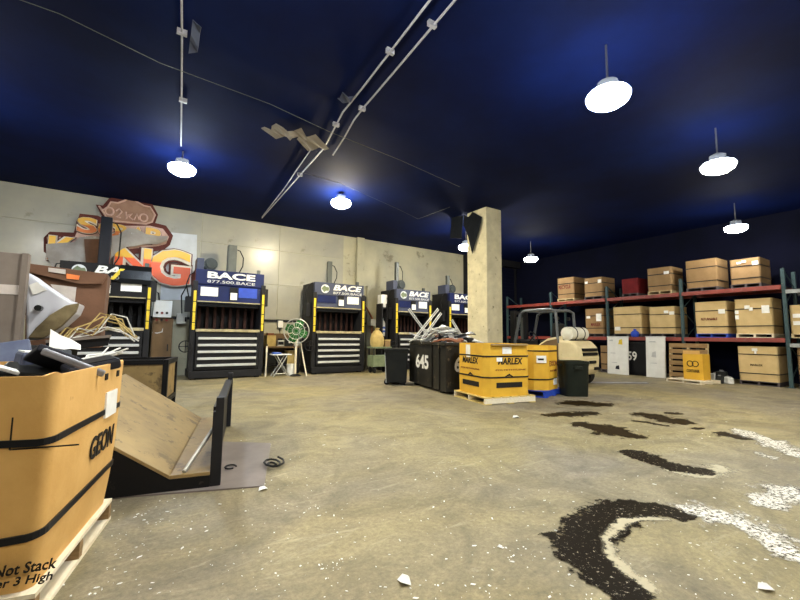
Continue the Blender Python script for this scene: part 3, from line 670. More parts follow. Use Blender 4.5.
# ================================================================== tipping tray, floor plate, frame bin
dv = Vector((.196, .978)).normalized(); thd = math.atan2(-dv.x, dv.y)
def camxz(X_, Z_): s, c = math.sin(YAW), math.cos(YAW); return Vector((c*X_+s*Z_, -s*X_+c*Z_))
vf = camxz(-1.88, 3.33)
fpm = thing('steel_floor_plate', 'flat steel plate lying on the floor under the tipping tray', 'steel plate', (0, 0, 0))
FP = [G(x, y) for x, y in ((98, 500), (264, 487), (271, 444), (140, 440))]
MB().prism([(p.x, p.y) for p in FP], 0, .012, 'xy').build('plate', M_plate, fpm)
tr = thing('tipping_tray', 'tan steel tipping tray with sloped bed and dark upright end plate', 'tipping tray', (vf.x, vf.y, .012), thd)
LEN, Zv = 2.42, .125
def tri_sheet(poly, m, nm): return MB().prism(poly, 0, LEN, 'xz').build(nm, m, tr, bevel=.004)
tri_sheet([(-.93, Zv+.63), (0, Zv), (0, Zv-.03), (-.93, Zv+.60)], M_tan, 'sloped_bed')
tri_sheet([(0, Zv), (.30, Zv), (.30, Zv-.03), (0, Zv-.03)], M_tan, 'flat_bed')
for y0 in (0, LEN-.05):
    MB().prism([(-.93, Zv+.599), (0, Zv-.03), (.30, Zv-.03), (.30, .0), (-.93, .0)], y0, y0+.05).build('side_plate', M_black, tr)
box('under_beam', M_black, tr, -.93, -.84, .05, LEN-.05, .0, Zv+.53)
box('end_plate', M_bdark, tr, .30, .33, 0, LEN, .0, .62, bevel=.004)
for y0 in (0, LEN-.09): box('end_post', M_bdark, tr, .32, .385, y0, y0+.09, 0, .74, bevel=.006)
box('end_plate_top', M_bdark, tr, .295, .375, .09, LEN-.09, .60, .65)
MB().tube([(.10, .03, Zv+.01), (.28, .45, Zv+.26)], .018, 8).build('rod', M_galv, tr)
MB().tube([(.45+.05*math.cos(a), .45+.06*math.sin(a), .012) for a in [k*PI/6 for k in range(11)]], .008, 6).build('chain_loop', M_bdark, tr)
# hose coil by the plate
hp = G(273, 466); t = thing('hose_coil', 'small black hose coil on the floor by the steel plate', 'hose', hp)
MB().tube([((.03+.004*k)*math.cos(k*.7), (.07+.005*k)*math.sin(k*.7), .010+.002*k) for k in range(20)], .01, 6).build('hose', M_hose, t, smooth=True)
# open frame bin behind the tray
fb = camxz(-4.75, 6.9); t = thing('frame_bin', 'black steel frame bin with tan side panels behind the tipping tray', 'bin', (fb.x, fb.y, 0), thd)
for x in (-.7, .62):
    for y in (-.5, .42): box('corner_post', M_black, t, x, x+.08, y, y+.08, 0, .86, bevel=.006)
for z in (.12, .78):
    for y in (-.5, .42): box('cross_rail', M_black, t, -.62, .62, y, y+.08, z, z+.08)
    for x in (-.7, .62): box('side_rail', M_black, t, x, x+.08, -.42, .42, z, z+.08)
for y in (-.47, .45): box('panel', M_tan, t, -.62, .62, y, y+.02, .2, .78)
for x in (-.67, .65): box('panel', M_tan, t, x, x+.02, -.42, .42, .2, .78)
box('bottom', M_tan, t, -.62, .62, -.42, .42, .14, .18)

# ================================================================== stuff along the wall between the balers
def at_wall(px, n, py=None): return WY(px, py or 340, n).x
# dark cabinet and control box next to the black baler
x0, x1 = at_wall(151, 13.2), at_wall(172, 13.2)
cab = thing('steel_cabinet', 'dark brown steel cabinet standing between the black and the blue baler', 'cabinet', (x0, 13.2, 0))
Wc = x1-x0
box('body', M_fbrown, cab, 0, Wc, 0, .6, .0, 1.75, bevel=.01)
d_ = box('door', M_fbrown, cab, .03, Wc-.03, -.025, 0, .06, 1.7, bevel=.006); box('handle', M_bdark, d_, Wc-.12, Wc-.09, -.05, -.02, .8, 1.0)
p0, p1 = WY(152, 326, 13.1), WY(172.5, 301, 13.1)
cb = thing('control_box', 'pale control box with push buttons on top of the brown cabinet', 'control box', (p0.x, 13.1, 1.75))
Wc, H0, H1 = p1.x-p0.x, p0.z-1.75, p1.z-1.75
box('stand', M_bdark, cb, Wc*.3, Wc*.7, .12, .3, 0, H0+.05)
en = box('enclosure', M_board, cb, 0, Wc, 0, .25, max(H0, .02), H1, bevel=.012)
for k in range(6): MB().cyl((Wc*(.22+.26*(k % 3)), -.03, H0+(.18+.2*(k//3))), (Wc*(.22+.26*(k % 3)), .01, H0+(.18+.2*(k//3))), .035, n=10).build('button', M_black if k % 2 else M_inkred, en)
MB().tube([(Wc*.3, .1, H1-.02), (Wc*.22, .1, H1+.22), (Wc*.08, .1, H1+.26), (Wc*-.02, .12, H1+.1)], .02, 6).build('hose', M_hose, cb, smooth=True)
MB().tube([(Wc*.6, .1, H0+.02), (Wc*.55, .08, H0-.16), (Wc*.3, .08, H0-.2), (Wc*.05, .1, H0-.18)], .018, 6).build('hose', M_conduit, cb, smooth=True)
p0 = WY(176, 324, WALL_N-.06); p1 = WY(187, 314, WALL_N-.06)
sx = thing('switch_box', 'small grey switch box on the wall left of the blue baler', 'switch box', (p0.x, WALL_N-.16, p0.z))
box('body', M_galv, sx, 0, p1.x-p0.x, 0, .16, 0, p1.z-p0.z, bevel=.01); box('lever', M_black, sx, (p1.x-p0.x)*.8, (p1.x-p0.x)*.95, -.05, .0, .08, .22)
MB().tube([((p1.x-p0.x)/2, .1, p1.z-p0.z), (.1, .1, .9), (.3, .1, 1.4), (.6, .12, 1.5)], .02, 6).build('hose', M_hose, sx, smooth=True)

# workbench with tools between blue and slate balers
bx0, bx1 = at_wall(266, 13.3), at_wall(301, 13.3)
wbn = thing('workbench', 'dark cluttered workbench between the blue and the slate balers', 'workbench', (bx0, 13.3, 0))
Wb = bx1-bx0
box('top', M_fbrown, wbn, 0, Wb, 0, .75, .86, .92, bevel=.006)
for x in (.03, Wb-.1):
    for y in (.03, .65): box('leg', M_bdark, wbn, x, x+.07, y, y+.07, 0, .86)
box('shelf', M_bdark, wbn, .06, Wb-.06, .06, .7, .25, .29); box('back_board', M_fbrown, wbn, 0, Wb, .72, .75, .3, 1.35)
def bench(x, nm, label, cat, parts, y=.3, z=.92):
    t = thing(nm, label, cat, (bx0+x*Wb, 13.3+y, z))
    for a in parts: box(a[0], a[1], t, *a[2], bevel=.008)
    return t
bench(.13, 'wooden_crate', 'open wooden crate of tools at the blue baler end of the workbench', 'crate', [('side', M_canvas, (-.1, .2, -.2, -.17, 0, .36)), ('side', M_canvas, (-.1, .2, .17, .2, 0, .36)), ('side', M_canvas, (-.1, -.07, -.17, .17, 0, .36)), ('side', M_canvas, (.17, .2, -.17, .17, 0, .36)), ('tool_roll', M_rust, (-.05, .15, -.12, .12, .02, .44))])
bench(.44, 'battery_charger', 'grey battery charger on the workbench', 'charger', [('body', M_galv, (-.11, .11, -.12, .12, 0, .2)), ('dial_plate', M_black, (-.09, .09, -.13, -.12, .05, .15)), ('grip', M_black, (-.08, .08, -.02, .02, .2, .26))], y=.2)
bench(.69, 'tool_case', 'black tool case lying at the middle of the workbench', 'tool case', [('body', M_plblk, (-.14, .14, -.14, .14, 0, .26)), ('latch', M_galv, (-.03, .03, -.155, -.14, .1, .16))], y=.25)
bench(.91, 'spray_bottle', 'white spray bottle on the slate baler end of the workbench', 'bottle', [('body', M_white, (-.06, .06, -.05, .05, 0, .24)), ('neck', M_white, (-.025, .025, -.02, .02, .24, .32)), ('nozzle', M_black, (-.09, .03, -.02, .02, .32, .37))], y=.2)
bench(.36, 'paint_tin', 'rusty tin beside the crate on the workbench', 'tin', [('body', M_rust, (-.1, .1, -.1, .1, 0, .16)), ('cap', M_galv, (-.08, .08, -.08, .08, .16, .18))], y=.6)
for k, (x, m, hh, l) in enumerate(((.22, M_plblk, .36, 'black storage box on the low shelf of the workbench'), (.51, M_bdark, .3, 'dark grey machine part on the low shelf of the workbench'), (.80, M_canvas, .45, 'tan carton on the low shelf of the workbench'))):
    bench(x, 'storage_box', l, 'box', [('body', m, (-.15, .15, -.18, .18, 0, hh)), ('lid', M_bdark if k < 2 else M_cardp, (-.16, .16, -.19, .19, hh, hh+.03))], y=.4, z=.29)
# outlet box on wall
p = WY(280, 325, WALL_N-.05); ob = thing('outlet_box', 'small white outlet box on the wall above the workbench', 'outlet', (p.x, WALL_N-.12, p.z-.1))
box('body', M_white, ob, -.09, .09, 0, .12, 0, .26, bevel=.01); MB().tube([(0, .08, 0), (.02, .08, -.3), (-.03, .08, -.5)], .012, 6).build('cable', M_hose, ob)
# fan
p = G(295, 376); fan = thing('pedestal_fan', 'round pedestal fan with green blades on a pale pole beside the slate baler', 'fan', (p.x, p.y, 0), math.radians(-22))
fz = z_at(p.x, p.y, 331)
MB().lathe([(.17, 0), (.18, .02), (.1, .05), (.03, .07)], 18).build('base', M_bdark, fan, smooth=True)
MB().cyl((0, 0, .05), (0, 0, fz-.1), .032, n=10).build('pole', M_woodw, fan, smooth=True)
MB().cyl((0, -.05, fz), (0, .22, fz), .09, .06, n=14).build('motor', M_green, fan, smooth=True)
R_ = .40
cg = MB()
for r, y in ((R_, -.02), (R_*.98, -.08), (R_*.66, -.13), (R_*.3, -.15), (R_*.98, .06)): cg.tube([(r*math.cos(k*PI/12), y, fz+r*math.sin(k*PI/12)) for k in range(24)], .009, 5, True)
for k in range(16): a = k*PI/8; cg.tube([(.05*math.cos(a), -.15, fz+.05*math.sin(a)), (R_*.6*math.cos(a), -.135, fz+R_*.6*math.sin(a)), (R_*math.cos(a), -.02, fz+R_*math.sin(a))], .004, 4)
cgo = cg.build('cage', M_galv, fan, smooth=True); cgo['kind'] = 'stuff'
bl = MB().sheet([[(.04, 0, -.05), (.19, -.04, -.14), (.35, -.03, -.09)], [(.04, .02, .05), (.19, .03, .15), (.35, .02, .10)]], .01).mesh('blade', M_green)
for k in range(4): link('blade', bl, fan, (0, -.06, fz), (0, k*PI/2+.4, 0))
# bucket, folding stool, leaning pole
p = G(290.5, 375.5); t = thing('plastic_bucket', 'white plastic bucket on the floor below the green fan', 'bucket', p)
MB().lathe([(.11, 0), (.14, .34), (.15, .34), (.15, .37), (.135, .37), (.10, .03)], 18).build('pail', M_white, t, smooth=True)
MB().tube([(.145*math.cos(a), .145*math.sin(a)*.3-.1*math.sin(a), .34-.12*math.sin(a)) for a in [k*PI/8 for k in range(9)]], .006, 5).build('handle', M_galv, t)
p = G(280, 376.5); t = thing('folding_stool', 'pale folding stool with crossed legs and a blue cloth in front of the workbench', 'stool', p)
sz_ = z_at(p.x, p.y, 354)
box('seat', M_white, t, -.30, .30, -.18, .18, sz_-.03, sz_, bevel=.01)
for y in (-.15, .15):
    for s in (-1, 1): MB().tube([(-.25*s, y, .012), (.0, y, sz_*.55), (.17*s, y, sz_-.02)], .014, 6).build('leg', M_galv, t)
MB().tube([(-.25, -.15, .1), (.25, -.15, .1)], .01, 6).build('crossbar', M_galv, t)
box('cloth', M_jugblue, t, -.26, -.02, -.14, .12, sz_, sz_+.05, bevel=.015)
p = G(306.5, 376); t = thing('wooden_pole', 'pale wooden pole leaning beside the slate baler', 'pole', p)
MB().cyl((0, 0, 0), (-.12, .32, 1.05), .022, n=8).build('shaft', M_woodw, t); MB().cyl((-.12, .32, 1.05), (-.13, .345, 1.14), .026, n=8).build('grip', M_bdark, t)
p = G(265.5, 376.5); t = thing('wooden_pole', 'pale wooden prop standing at the end of the workbench', 'pole', p)
MB().cyl((0, 0, 0), (.02, .06, .95), .026, n=8).build('shaft', M_woodw, t); MB().cyl((.02, .06, .95), (.02, .06, 1.0), .03, n=8).build('cap', M_bdark, t)

# cart, sack, cabinet and jug right of the slate baler
p = G(379, 372.5)-Vector((0, .3, 0)); t = thing('tool_cart', 'low olive metal cart on casters beside the slate baler', 'cart', (p.x, p.y+.3, 0))
box('tray', M_gcart, t, -.36, .36, -.22, .22, .22, .62, bevel=.012); box('upper_deck', M_gcart, t, -.38, .38, -.24, .24, .86, .92, bevel=.01)
for x in (-.34, .30):
    for y in (-.20, .16): box('post', M_bdark, t, x, x+.04, y, y+.04, .6, .88)
for x in (-.28, .28):
    for y in (-.15, .15): MB().cyl((x-.025, y, .1), (x+.025, y, .1), .1, n=14).box(x-.035, x+.035, y-.02, y+.02, .1, .23).build('caster', M_rubber, t)
t2 = thing('canvas_sack', 'slumped tan canvas sack on the olive cart', 'sack', (p.x-.10, p.y+.3, .92))
MB().lathe([(.22, 0), (.25, .1), (.25, .3), (.2, .45), (.12, .55), (.06, .6)], 14).build('sack_body', M_canvas, t2, smooth=True); MB().lathe([(.05, .58), (.09, .66), (.02, .67)], 10).build('neck', M_canvas, t2, smooth=True)
t2 = thing('wire_basket', 'small brown part box on the olive cart beside the sack', 'box', (p.x+.25, p.y+.3, .92)); box('body', M_woodb, t2, -.1, .12, -.15, .15, 0, .22, bevel=.01); box('lid', M_canvas, t2, -.11, .13, -.16, .16, .22, .25)
x0, x1 = at_wall(381.5, 12.95), at_wall(387.5, 12.95)
t = thing('open_shelf', 'dark open shelf unit between the slate and the grey baler', 'shelf', (x0, 12.95, 0)); Ws = x1-x0
for x in (0, Ws-.05): box('side', M_bdark, t, x, x+.05, 0, .45, 0, 2.55)
for z in (.3, 1.25, 2.35): box('board', M_bdark, t, .05, Ws-.05, 0, .45, z, z+.05)
box('back', M_bdark, t, .05, Ws-.05, .42, .45, .3, 2.4)
t = thing('plastic_jug', 'white jug with blue label on the dark open shelf', 'jug', (x0+Ws*.55, 13.15, 1.30))
MB().lathe([(.11, 0), (.12, .05), (.12, .46), (.08, .56), (.04, .62), (.04, .68)], 16).build('jug_body', M_white, t, smooth=True)
MB().lathe([(.123, .14), (.123, .22)], 16).build('blue_label', M_jugblue, t, smooth=True); MB().lathe([(.123, .28), (.123, .36)], 16).build('blue_label', M_jugblue, t, smooth=True)
t = thing('carton', 'pale carton on top of the dark open shelf', 'box', (x0+Ws*.5, 13.17, 2.40)); box('body', M_white, t, -.13, .13, -.15, .15, 0, .5, bevel=.01); box('flap', M_paper, t, -.13, .13, -.16, -.15, .3, .5)
t = thing('hydraulic_arm', 'rusty jointed pipe arm beside the slate baler', 'pipe', (6.75, 13.5, 0))
MB().tube([(.12, 0, .0), (.1, 0, 2.5), (.35, 0, 2.42), (.62, 0, 2.0), (.62, 0, 1.4)], .035, 8).build('pipe', M_rust, t, smooth=True); box('valve', M_galv, t, .52, .74, -.1, .1, 1.7, 1.95, bevel=.01); box('foot', M_bdark, t, .0, .25, -.12, .12, 0, .03)

# ================================================================== numbered steel bin full of scrap
A = camxz(1.05, 8.9); B = camxz(.28, 11.0); AB = A-B; thb = math.atan2(AB.y, AB.x); BL, BD, BH = AB.length, 1.10, 1.12
bo = thing('steel_scrap_bin', 'black steel bin with painted number 645, heaped with metal scrap', 'bin', (B.x, B.y, 0), thb)
mb = MB()
mb.prism([(0, .06), (BD, .06), (BD, BH), (BD-.03, BH), (BD-.03, .1), (.03, .1), (.03, BH), (0, BH)], .03, BL-.03, 'yz').build('shell', M_bin, bo, bevel=.004)
for x in (0, BL-.03): box('end_plate', M_bin, bo, x, x+.03, 0, BD, .06, BH)
for nm, a in (('rim', (-.05, BL+.05, -.05, .05)), ('rim', (-.05, BL+.05, BD-.05, BD+.05)), ('rim', (-.05, .05, .05, BD-.05)), ('rim', (BL-.05, BL+.05, .05, BD-.05))): box(nm, M_bin, bo, *a, BH-.02, BH+.05, bevel=.008)
for x in (.25, BL-.4): box('skid', M_black, bo, x, x+.15, .05, BD-.05, 0, .06)
for x in (BL*.66, BL*.84): box('stiffener', M_bin, bo, x, x+.06, -.03, 0, .06, BH-.02)
text('painted_number', '645', M_white, bo, BL*.22, -.004, .48, BL*.36, .36, bold=.03)
text('painted_number', '645', M_white, bo, BL+.004, .22, .5, .5, .34, bold=.03, rz=PI/2)
bs = tag(MB().box(.06, BL-.06, .06, BD-.06, 0, .12).build('scrap_layer', M_scrg, None, loc=(B.x, B.y, BH-.16), rot=(0, 0, thb)), 'bed of small metal scrap inside the numbered bin', 'scrap'); bs['kind'] = 'stuff'
bex, bey = Vector((math.cos(thb), math.sin(thb))), Vector((-math.sin(thb), math.cos(thb)))
def bl_(x, y): v = B+bex*x+bey*y; return (v.x, v.y)
rr = random.Random(11)
for k in range(48):
    x, y = rr.uniform(.15, BL-.15), rr.uniform(.12, BD-.15); h = BH+.02+.34*math.exp(-((x-BL*.45)/.65)**2-((y-.5)/.5)**2)*rr.uniform(.2, 1.15)
    L = rr.uniform(.22, .45); m = (M_scrw, M_scrg, M_scrw, M_scrd, M_scrw, M_rust)[k % 6]
    nm = {M_scrw: 'bent white metal strip in the heap on the numbered bin', M_scrg: 'bent grey metal strip in the heap on the numbered bin', M_scrd: 'dark metal strip in the heap on the numbered bin', M_rust: 'rusty metal strip in the heap on the numbered bin'}[m]
    t = thing('metal_strip', nm, 'scrap metal', (*bl_(x, y), h), group='scrap strips in the numbered bin', rot=(rr.uniform(-.7, .7), rr.uniform(-.55, .55), rr.uniform(0, PI)))
    w_ = rr.uniform(.03, .075)
    MB().sheet([[(-L, -w_, 0), (-L*.3, -w_, .06), (L*.3, -w_, .03), (L, -w_, -.05)], [(-L, w_, .01), (-L*.3, w_, .09), (L*.3, w_, .05), (L, w_, -.03)]], .018).build('strip', m, t)
for (xa, ya), (xb, yb_), l in (((414, 339), (438, 309), 'long white perforated bar sticking up highest out of the numbered bin'), ((421, 340), (441, 313), 'second white perforated bar beside the highest one in the numbered bin'), ((430, 338), (409, 309), 'white perforated bar leaning toward the grey baler in the numbered bin'), ((463, 338), (452, 320), 'short pale rod poking out near the column end of the numbered bin')):
    p0, p1 = WY(xa, ya, 8.1), WY(xb, yb_, 8.1); d = p1-p0; L = d.length
    t = thing('metal_bar', l, 'scrap metal', p0); t.rotation_euler = d.to_track_quat('X', 'Y').to_euler()
    box('rail', M_scrw, t, 0, L, -.035, -.012, 0, .02); box('rail', M_scrw, t, 0, L, .012, .035, 0, .02)
    rg = MB().box(-.012, .012, -.012, .012, .002, .018).mesh('rung', M_scrg)
    for q in range(9): link('rung', rg, t, (L*(q+.5)/9, 0, 0))
# stray red plug and black motor on the far end of the heap
t = thing('electric_motor', 'small dark motor with red cap on the column end of the numbered bin', 'motor', (*bl_(BL-.25, .75), BH-.03), .4); MB().cyl((-.2, 0, .1), (.14, 0, .1), .1, n=14).build('housing', M_black, t, smooth=True); MB().cyl((.14, 0, .1), (.22, 0, .1), .07, n=12).build('red_cap', M_inkred, t, smooth=True)

# black wheeled bin at its side
p = G(402, 385); t = thing('waste_bin', 'black plastic waste bin with pale edge, left of the numbered bin', 'bin', (p.x, p.y+.28, 0), math.radians(-33))
def taper(b0, b1, d0, d1, z0, z1):
    return MB().add([(-b0, -d0, z0), (b0, -d0, z0), (b0, d0, z0), (-b0, d0, z0), (-b1, -d1, z1), (b1, -d1, z1), (b1, d1, z1), (-b1, d1, z1)], [(0, 3, 2, 1), (0, 1, 5, 4), (1, 2, 6, 5), (2, 3, 7, 6), (3, 0, 4, 7), (4, 5, 6, 7)])
taper(.27, .31, .27, .32, .05, .93).build('body', M_plblk, t, bevel=.03)
box('rim', M_plblk, t, -.34, .34, -.35, .35, .90, .95, bevel=.012); box('lid', M_plblk, t, -.32, .32, -.33, .33, .94, .97, bevel=.015)
for y in (-.2, .2): MB().cyl((-.26, y-.03, .07), (-.26, y+.03, .07), .07, n=14).build('wheel', M_rubber, t)
box('foot', M_plblk, t, .1, .24, -.24, .24, 0, .06)
MB().prism([(-.318, .86), (-.30, .86), (-.262, .06), (-.285, .06)], -.28, -.25).build('pale_edge', M_rib, t)

# ================================================================== the two yellow boxes
TM = math.radians(-11); MC = Vector((6.20, 5.98)); WPm = 1.2
pallet((MC.x, MC.y, 0), TM+PI/2, 1.2, 1.2, M_woody, 'yellowish wooden pallet under the wide yellow box', ndeck=6, m2=M_woodw)
mx = gaylord((MC.x, MC.y, .14), TM, 1.10, 1.10, 1.03, M_cardy, 'wide yellow cardboard box with MARLEX print beside the numbered bin', straps=(.36, .76), oct_=.11, top='open', bulge=.006)
Yf = -.55*1.009-.001
text('lettering', 'MARLEX', M_ink, mx, -.27, Yf, .62, .60, .13, bold=.03, shear=.15); text('lettering', 'POLYETHYLENE', M_inkred, mx, -.32, Yf, .50, .72, .03, bold=.01)
bd_ = box('banner', M_ink, mx, -.31, .31, Yf-.004, Yf+.002, .17, .27); MB().prism([(-.14, .37), (.0, .44), (.13, .36), (.0, .40)], Yf-.004, Yf+.002).build('emblem', M_ink, mx)
box('label', M_paper, mx, -.16, .06, Yf-.006, Yf+.002, .83, .97); box('tape', M_paper, mx, -.30, -.17, Yf-.008, Yf+.002, .68, .76)
Xl = -.55*1.009-.001
text('lettering', 'MARLEX', M_ink, mx, Xl, .30, .62, .60, .13, bold=.03, shear=.15, rz=-PI/2); text('lettering', 'POLYETHYLENE', M_inkred, mx, Xl, .36, .50, .7, .03, bold=.01, rz=-PI/2)
box('banner', M_ink, mx, Xl-.004, Xl+.002, -.32, .30, .17, .27); MB().prism([(-.14, .37), (.0, .44), (.13, .36), (.0, .40)], Xl-.004, Xl+.002, 'yz').build('emblem', M_ink, mx)
box('label', M_paper, mx, Xl-.006, Xl+.002, .0, .16, .80, 1.0); box('label', M_paper, mx, Xl-.006, Xl+.002, .0, .14, .74, .79)
fl_ = MB().box(-.43, .43, -.62, -.555, 1.0, 1.03).build('flap', M_cardin, mx)
sf = tag(MB().box(-.5, .5, -.5, .5, 0, .05).build('scrap_layer', M_scrd, None, loc=(MC.x, MC.y, .14+1.03*.72), rot=(0, 0, TM)), 'dark scrap lying inside the wide yellow box', 'scrap'); sf['kind'] = 'stuff'
T2 = math.radians(15); c2_ = Vector((7.30, 5.52)); e2 = Vector((math.cos(T2), math.sin(T2))); f2 = Vector((-math.sin(T2), math.cos(T2)))
m2c = c2_+e2*.50+f2*.47
pallet((m2c.x, m2c.y, 0), T2+PI/2, .98, 1.04, M_blue, 'blue painted pallet under the narrow yellow box', ndeck=5)
b2 = gaylord((m2c.x, m2c.y, .14), T2, .98, .92, .98, M_cardy, 'narrow yellow cardboard box on the blue pallet by the black trash can', straps=(.24, .88), oct_=.24, top='open', bulge=.004)
Yf = -.46*1.006-.001
text('lettering', 'EXXON', M_inkred, b2, -.20, Yf, .52, .44, .12, bold=.01); text('lettering', 'POLYMER', M_inkred, b2, -.16, Yf, .40, .38, .04, bold=.008)
box('label', M_paper, b2, .0, .2, Yf-.006, Yf+.002, .10, .24)
Mx = Matrix.Translation((-.37, -.343, 0)) @ Matrix.Rotation(-PI/4, 4, 'Z'); MB().box(-.11, .11, -.03, -.012, .60, .76, Mx).build('label', M_paper, b2); MB().box(-.08, .05, -.036, -.028, .66, .70, Mx).build('label_print', M_ink, b2)

# black trash can
p = camxz(3.98, 9.05); t = thing('trash_can', 'dark round-shouldered trash can between the narrow yellow box and the forklift', 'trash can', (p.x, p.y, 0), math.radians(-33))
def rr_ring(s, z): return [(x, y, z) for x, y in ring(0, .29*s, .27*s, rc=.10*s, k=4)]
vs = []; 
for s, z in ((.86, 0), (.88, .04), (.96, .66), (1.0, .72), (1.03, .72), (1.03, .78), (.93, .78), (.84, .06)): vs += rr_ring(s, z)
n = 20; MB().add(vs, [(j*n+i, j*n+(i+1) % n, (j+1)*n+(i+1) % n, (j+1)*n+i) for j in range(7) for i in range(n)]+[tuple(range(n-1, -1, -1)), tuple(range(7*n, 8*n))]).build('body', M_plgrn, t, smooth=True)
for s in (-1, 1): box('handle', M_plgrn, t, s*.30-.03, s*.30+.03, -.08, .08, .66, .71, bevel=.008)
box('front_grip', M_plgrn, t, -.09, .09, -.31, -.27, .6, .68, bevel=.01)

# ================================================================== forklift
fk = thing('forklift', 'cream forklift with overhead guard and white gas tank, parked beside the column', 'forklift', (10.28, 6.28, 0), math.radians(4))
# local: forward +Y, rear face at y = 0
def prof_part(nm, poly, x0, x1, m, bev=.03): return MB().prism(poly, x0, x1, 'yz').build(nm, m, fk, bevel=bev)
cw = prof_part('counterweight', [(.10, .28), (.02, .45), (.0, .75), (.05, 1.05), (.22, 1.22), (.62, 1.24), (.62, .55), (.50, .40), (.42, .28)], -.54, .54, M_cream, .06)
for z in (.98, .86): box('louver', M_black, cw, -.36, .40, -.02, .14, z-.04, z+.04, bevel=.015)
box('tow_slot', M_black, cw, -.05, .28, -.03, .1, .60, .68, bevel=.01); box('tail_lamp', M_black, cw, .22, .46, -.03, .1, .42, .50, bevel=.01)
box('tail_lamp', M_black, cw, -.46, -.22, -.03, .1, .42, .50, bevel=.01)
prof_part('engine_hood', [(.55, .55), (1.3, .55), (1.3, 1.10), (1.0, 1.28), (.55, 1.36)], -.48, .48, M_cream, .04)
for s in (-1, 1): prof_part('side_panel', [(.66, .5), (1.31, .5), (1.31, 1.04), (1.0, 1.21), (.66, 1.28)], s*.49-.02, s*.49+.02, M_fbrown, .008)
prof_part('chassis', [(.5, .22), (2.15, .22), (2.15, .60), (1.3, .60), (1.3, .7), (.5, .7)], -.50, .50, M_fbrown, .02)
tk = MB().cyl((-.42, .42, 1.42), (.42, .42, 1.42), .19, n=20).lathe([(.01, 0), (.1, .03), (.17, .07), (.19, .1)], 20, M=Matrix.Translation((-.48, .42, 1.42)) @ Matrix.Rotation(PI/2, 4, 'Y')).build('gas_tank', M_tank, fk, smooth=True)
for x in (-.2, .2): MB().tube([(x, .42+.197*math.cos(a), 1.42+.197*math.sin(a)) for a in [k*PI/10 for k in range(20)]], .014, 6, True).build('tank_strap', M_strap, tk, smooth=True)
box('tank_cradle', M_bdark, fk, -.4, .4, .3, .56, 1.2, 1.26)
MB().prism([(.98, 1.14), (1.38, 1.08), (1.40, 1.22), (1.02, 1.26)], -.26, .26, 'yz').build('seat', M_plblk, fk, bevel=.03); MB().prism([(.92, 1.2), (1.05, 1.2), (.97, 1.72), (.86, 1.72)], -.24, .24, 'yz').build('seat_back', M_plblk, fk, bevel=.03)
MB().prism([(1.95, .6), (2.12, .6), (2.05, 1.25), (1.92, 1.2)], -.46, .46, 'yz').build('dashboard', M_bdark, fk, bevel=.02)
MB().tube([(.17*math.cos(a), 1.78+.1*math.sin(a), 1.34+.14*math.sin(a)) for a in [k*PI/8 for k in range(16)]], .016, 6, True).tube([(0, 1.78, 1.34), (0, 1.95, 1.15)], .02, 6).build('steering_wheel', M_plblk, fk, smooth=True)
for s in (-1, 1):
    MB().tube([(s*.47, .66, 1.15), (s*.47, .72, 2.04), (s*.46, .86, 2.12)], .042, 8).build('guard_leg', M_fgrey, fk, smooth=True)
    MB().tube([(s*.46, .86, 2.12), (s*.46, 1.75, 2.12), (s*.46, 1.92, 2.02), (s*.47, 2.12, 1.2), (s*.47, 2.14, .6)], .042, 8).build('guard_leg', M_fgrey, fk, smooth=True)
for k in range(7): MB().box(-.46, .46, .80+.165*k, .85+.165*k, 2.09, 2.13).build('guard_slat', M_fgrey, fk)
for x in (-.33, .33):
    MB().cyl((x-.1, .38, .27), (x+.1, .38, .27), .27, n=20).build('rear_wheel', M_rubber, fk, smooth=True)
for x in (-.5, .5):
    wh = MB().cyl((x-.12, 1.85, .34), (x+.12, 1.85, .34), .34, n=22).build('front_wheel', M_rubber, fk, smooth=True); MB().cyl((x-.13, 1.85, .34), (x+.13, 1.85, .34), .16, n=14).build('hub', M_cream, wh)
for x in (-.36, .26): box('mast_rail', M_bdark, fk, x, x+.10, 2.22, 2.38, .08, 2.15)
for z in (.3, 1.15, 2.05): box('mast_cross', M_bdark, fk, -.26, .26, 2.24, 2.34, z, z+.08)
for x in (-.18, .1): MB().cyl((x+.04, 2.30, .12), (x+.04, 2.30, 1.95), .04, n=10).build('lift_ram', M_cyl, fk)
box('carriage', M_bdark, fk, -.5, .5, 2.38, 2.44, .1, .55)
for x in (-.36, .24): MB().prism([(2.44, .5), (2.49, .5), (2.49, .10), (3.4, .06), (3.4, .05), (2.44, .05)], x, x+.12, 'yz').build('fork', M_bdark, fk)
for x in (-.30, .30): MB().cyl((x, .82, 1.86), (x, .74, 1.86), .05, n=10).build('work_lamp', M_plblk, fk)

# ================================================================== pallet rack and its load
RU, RD = 14.8, 1.1
POST_N = [-1.7, .8, 3.3, 5.8, 8.3, 10.8, 13.3]
Z1, Z2 = 1.30, 2.78
rk = thing('pallet_rack', 'long steel pallet rack with teal posts and red beams along the far wall', 'rack', (RU, 0, 0), -PI/2)
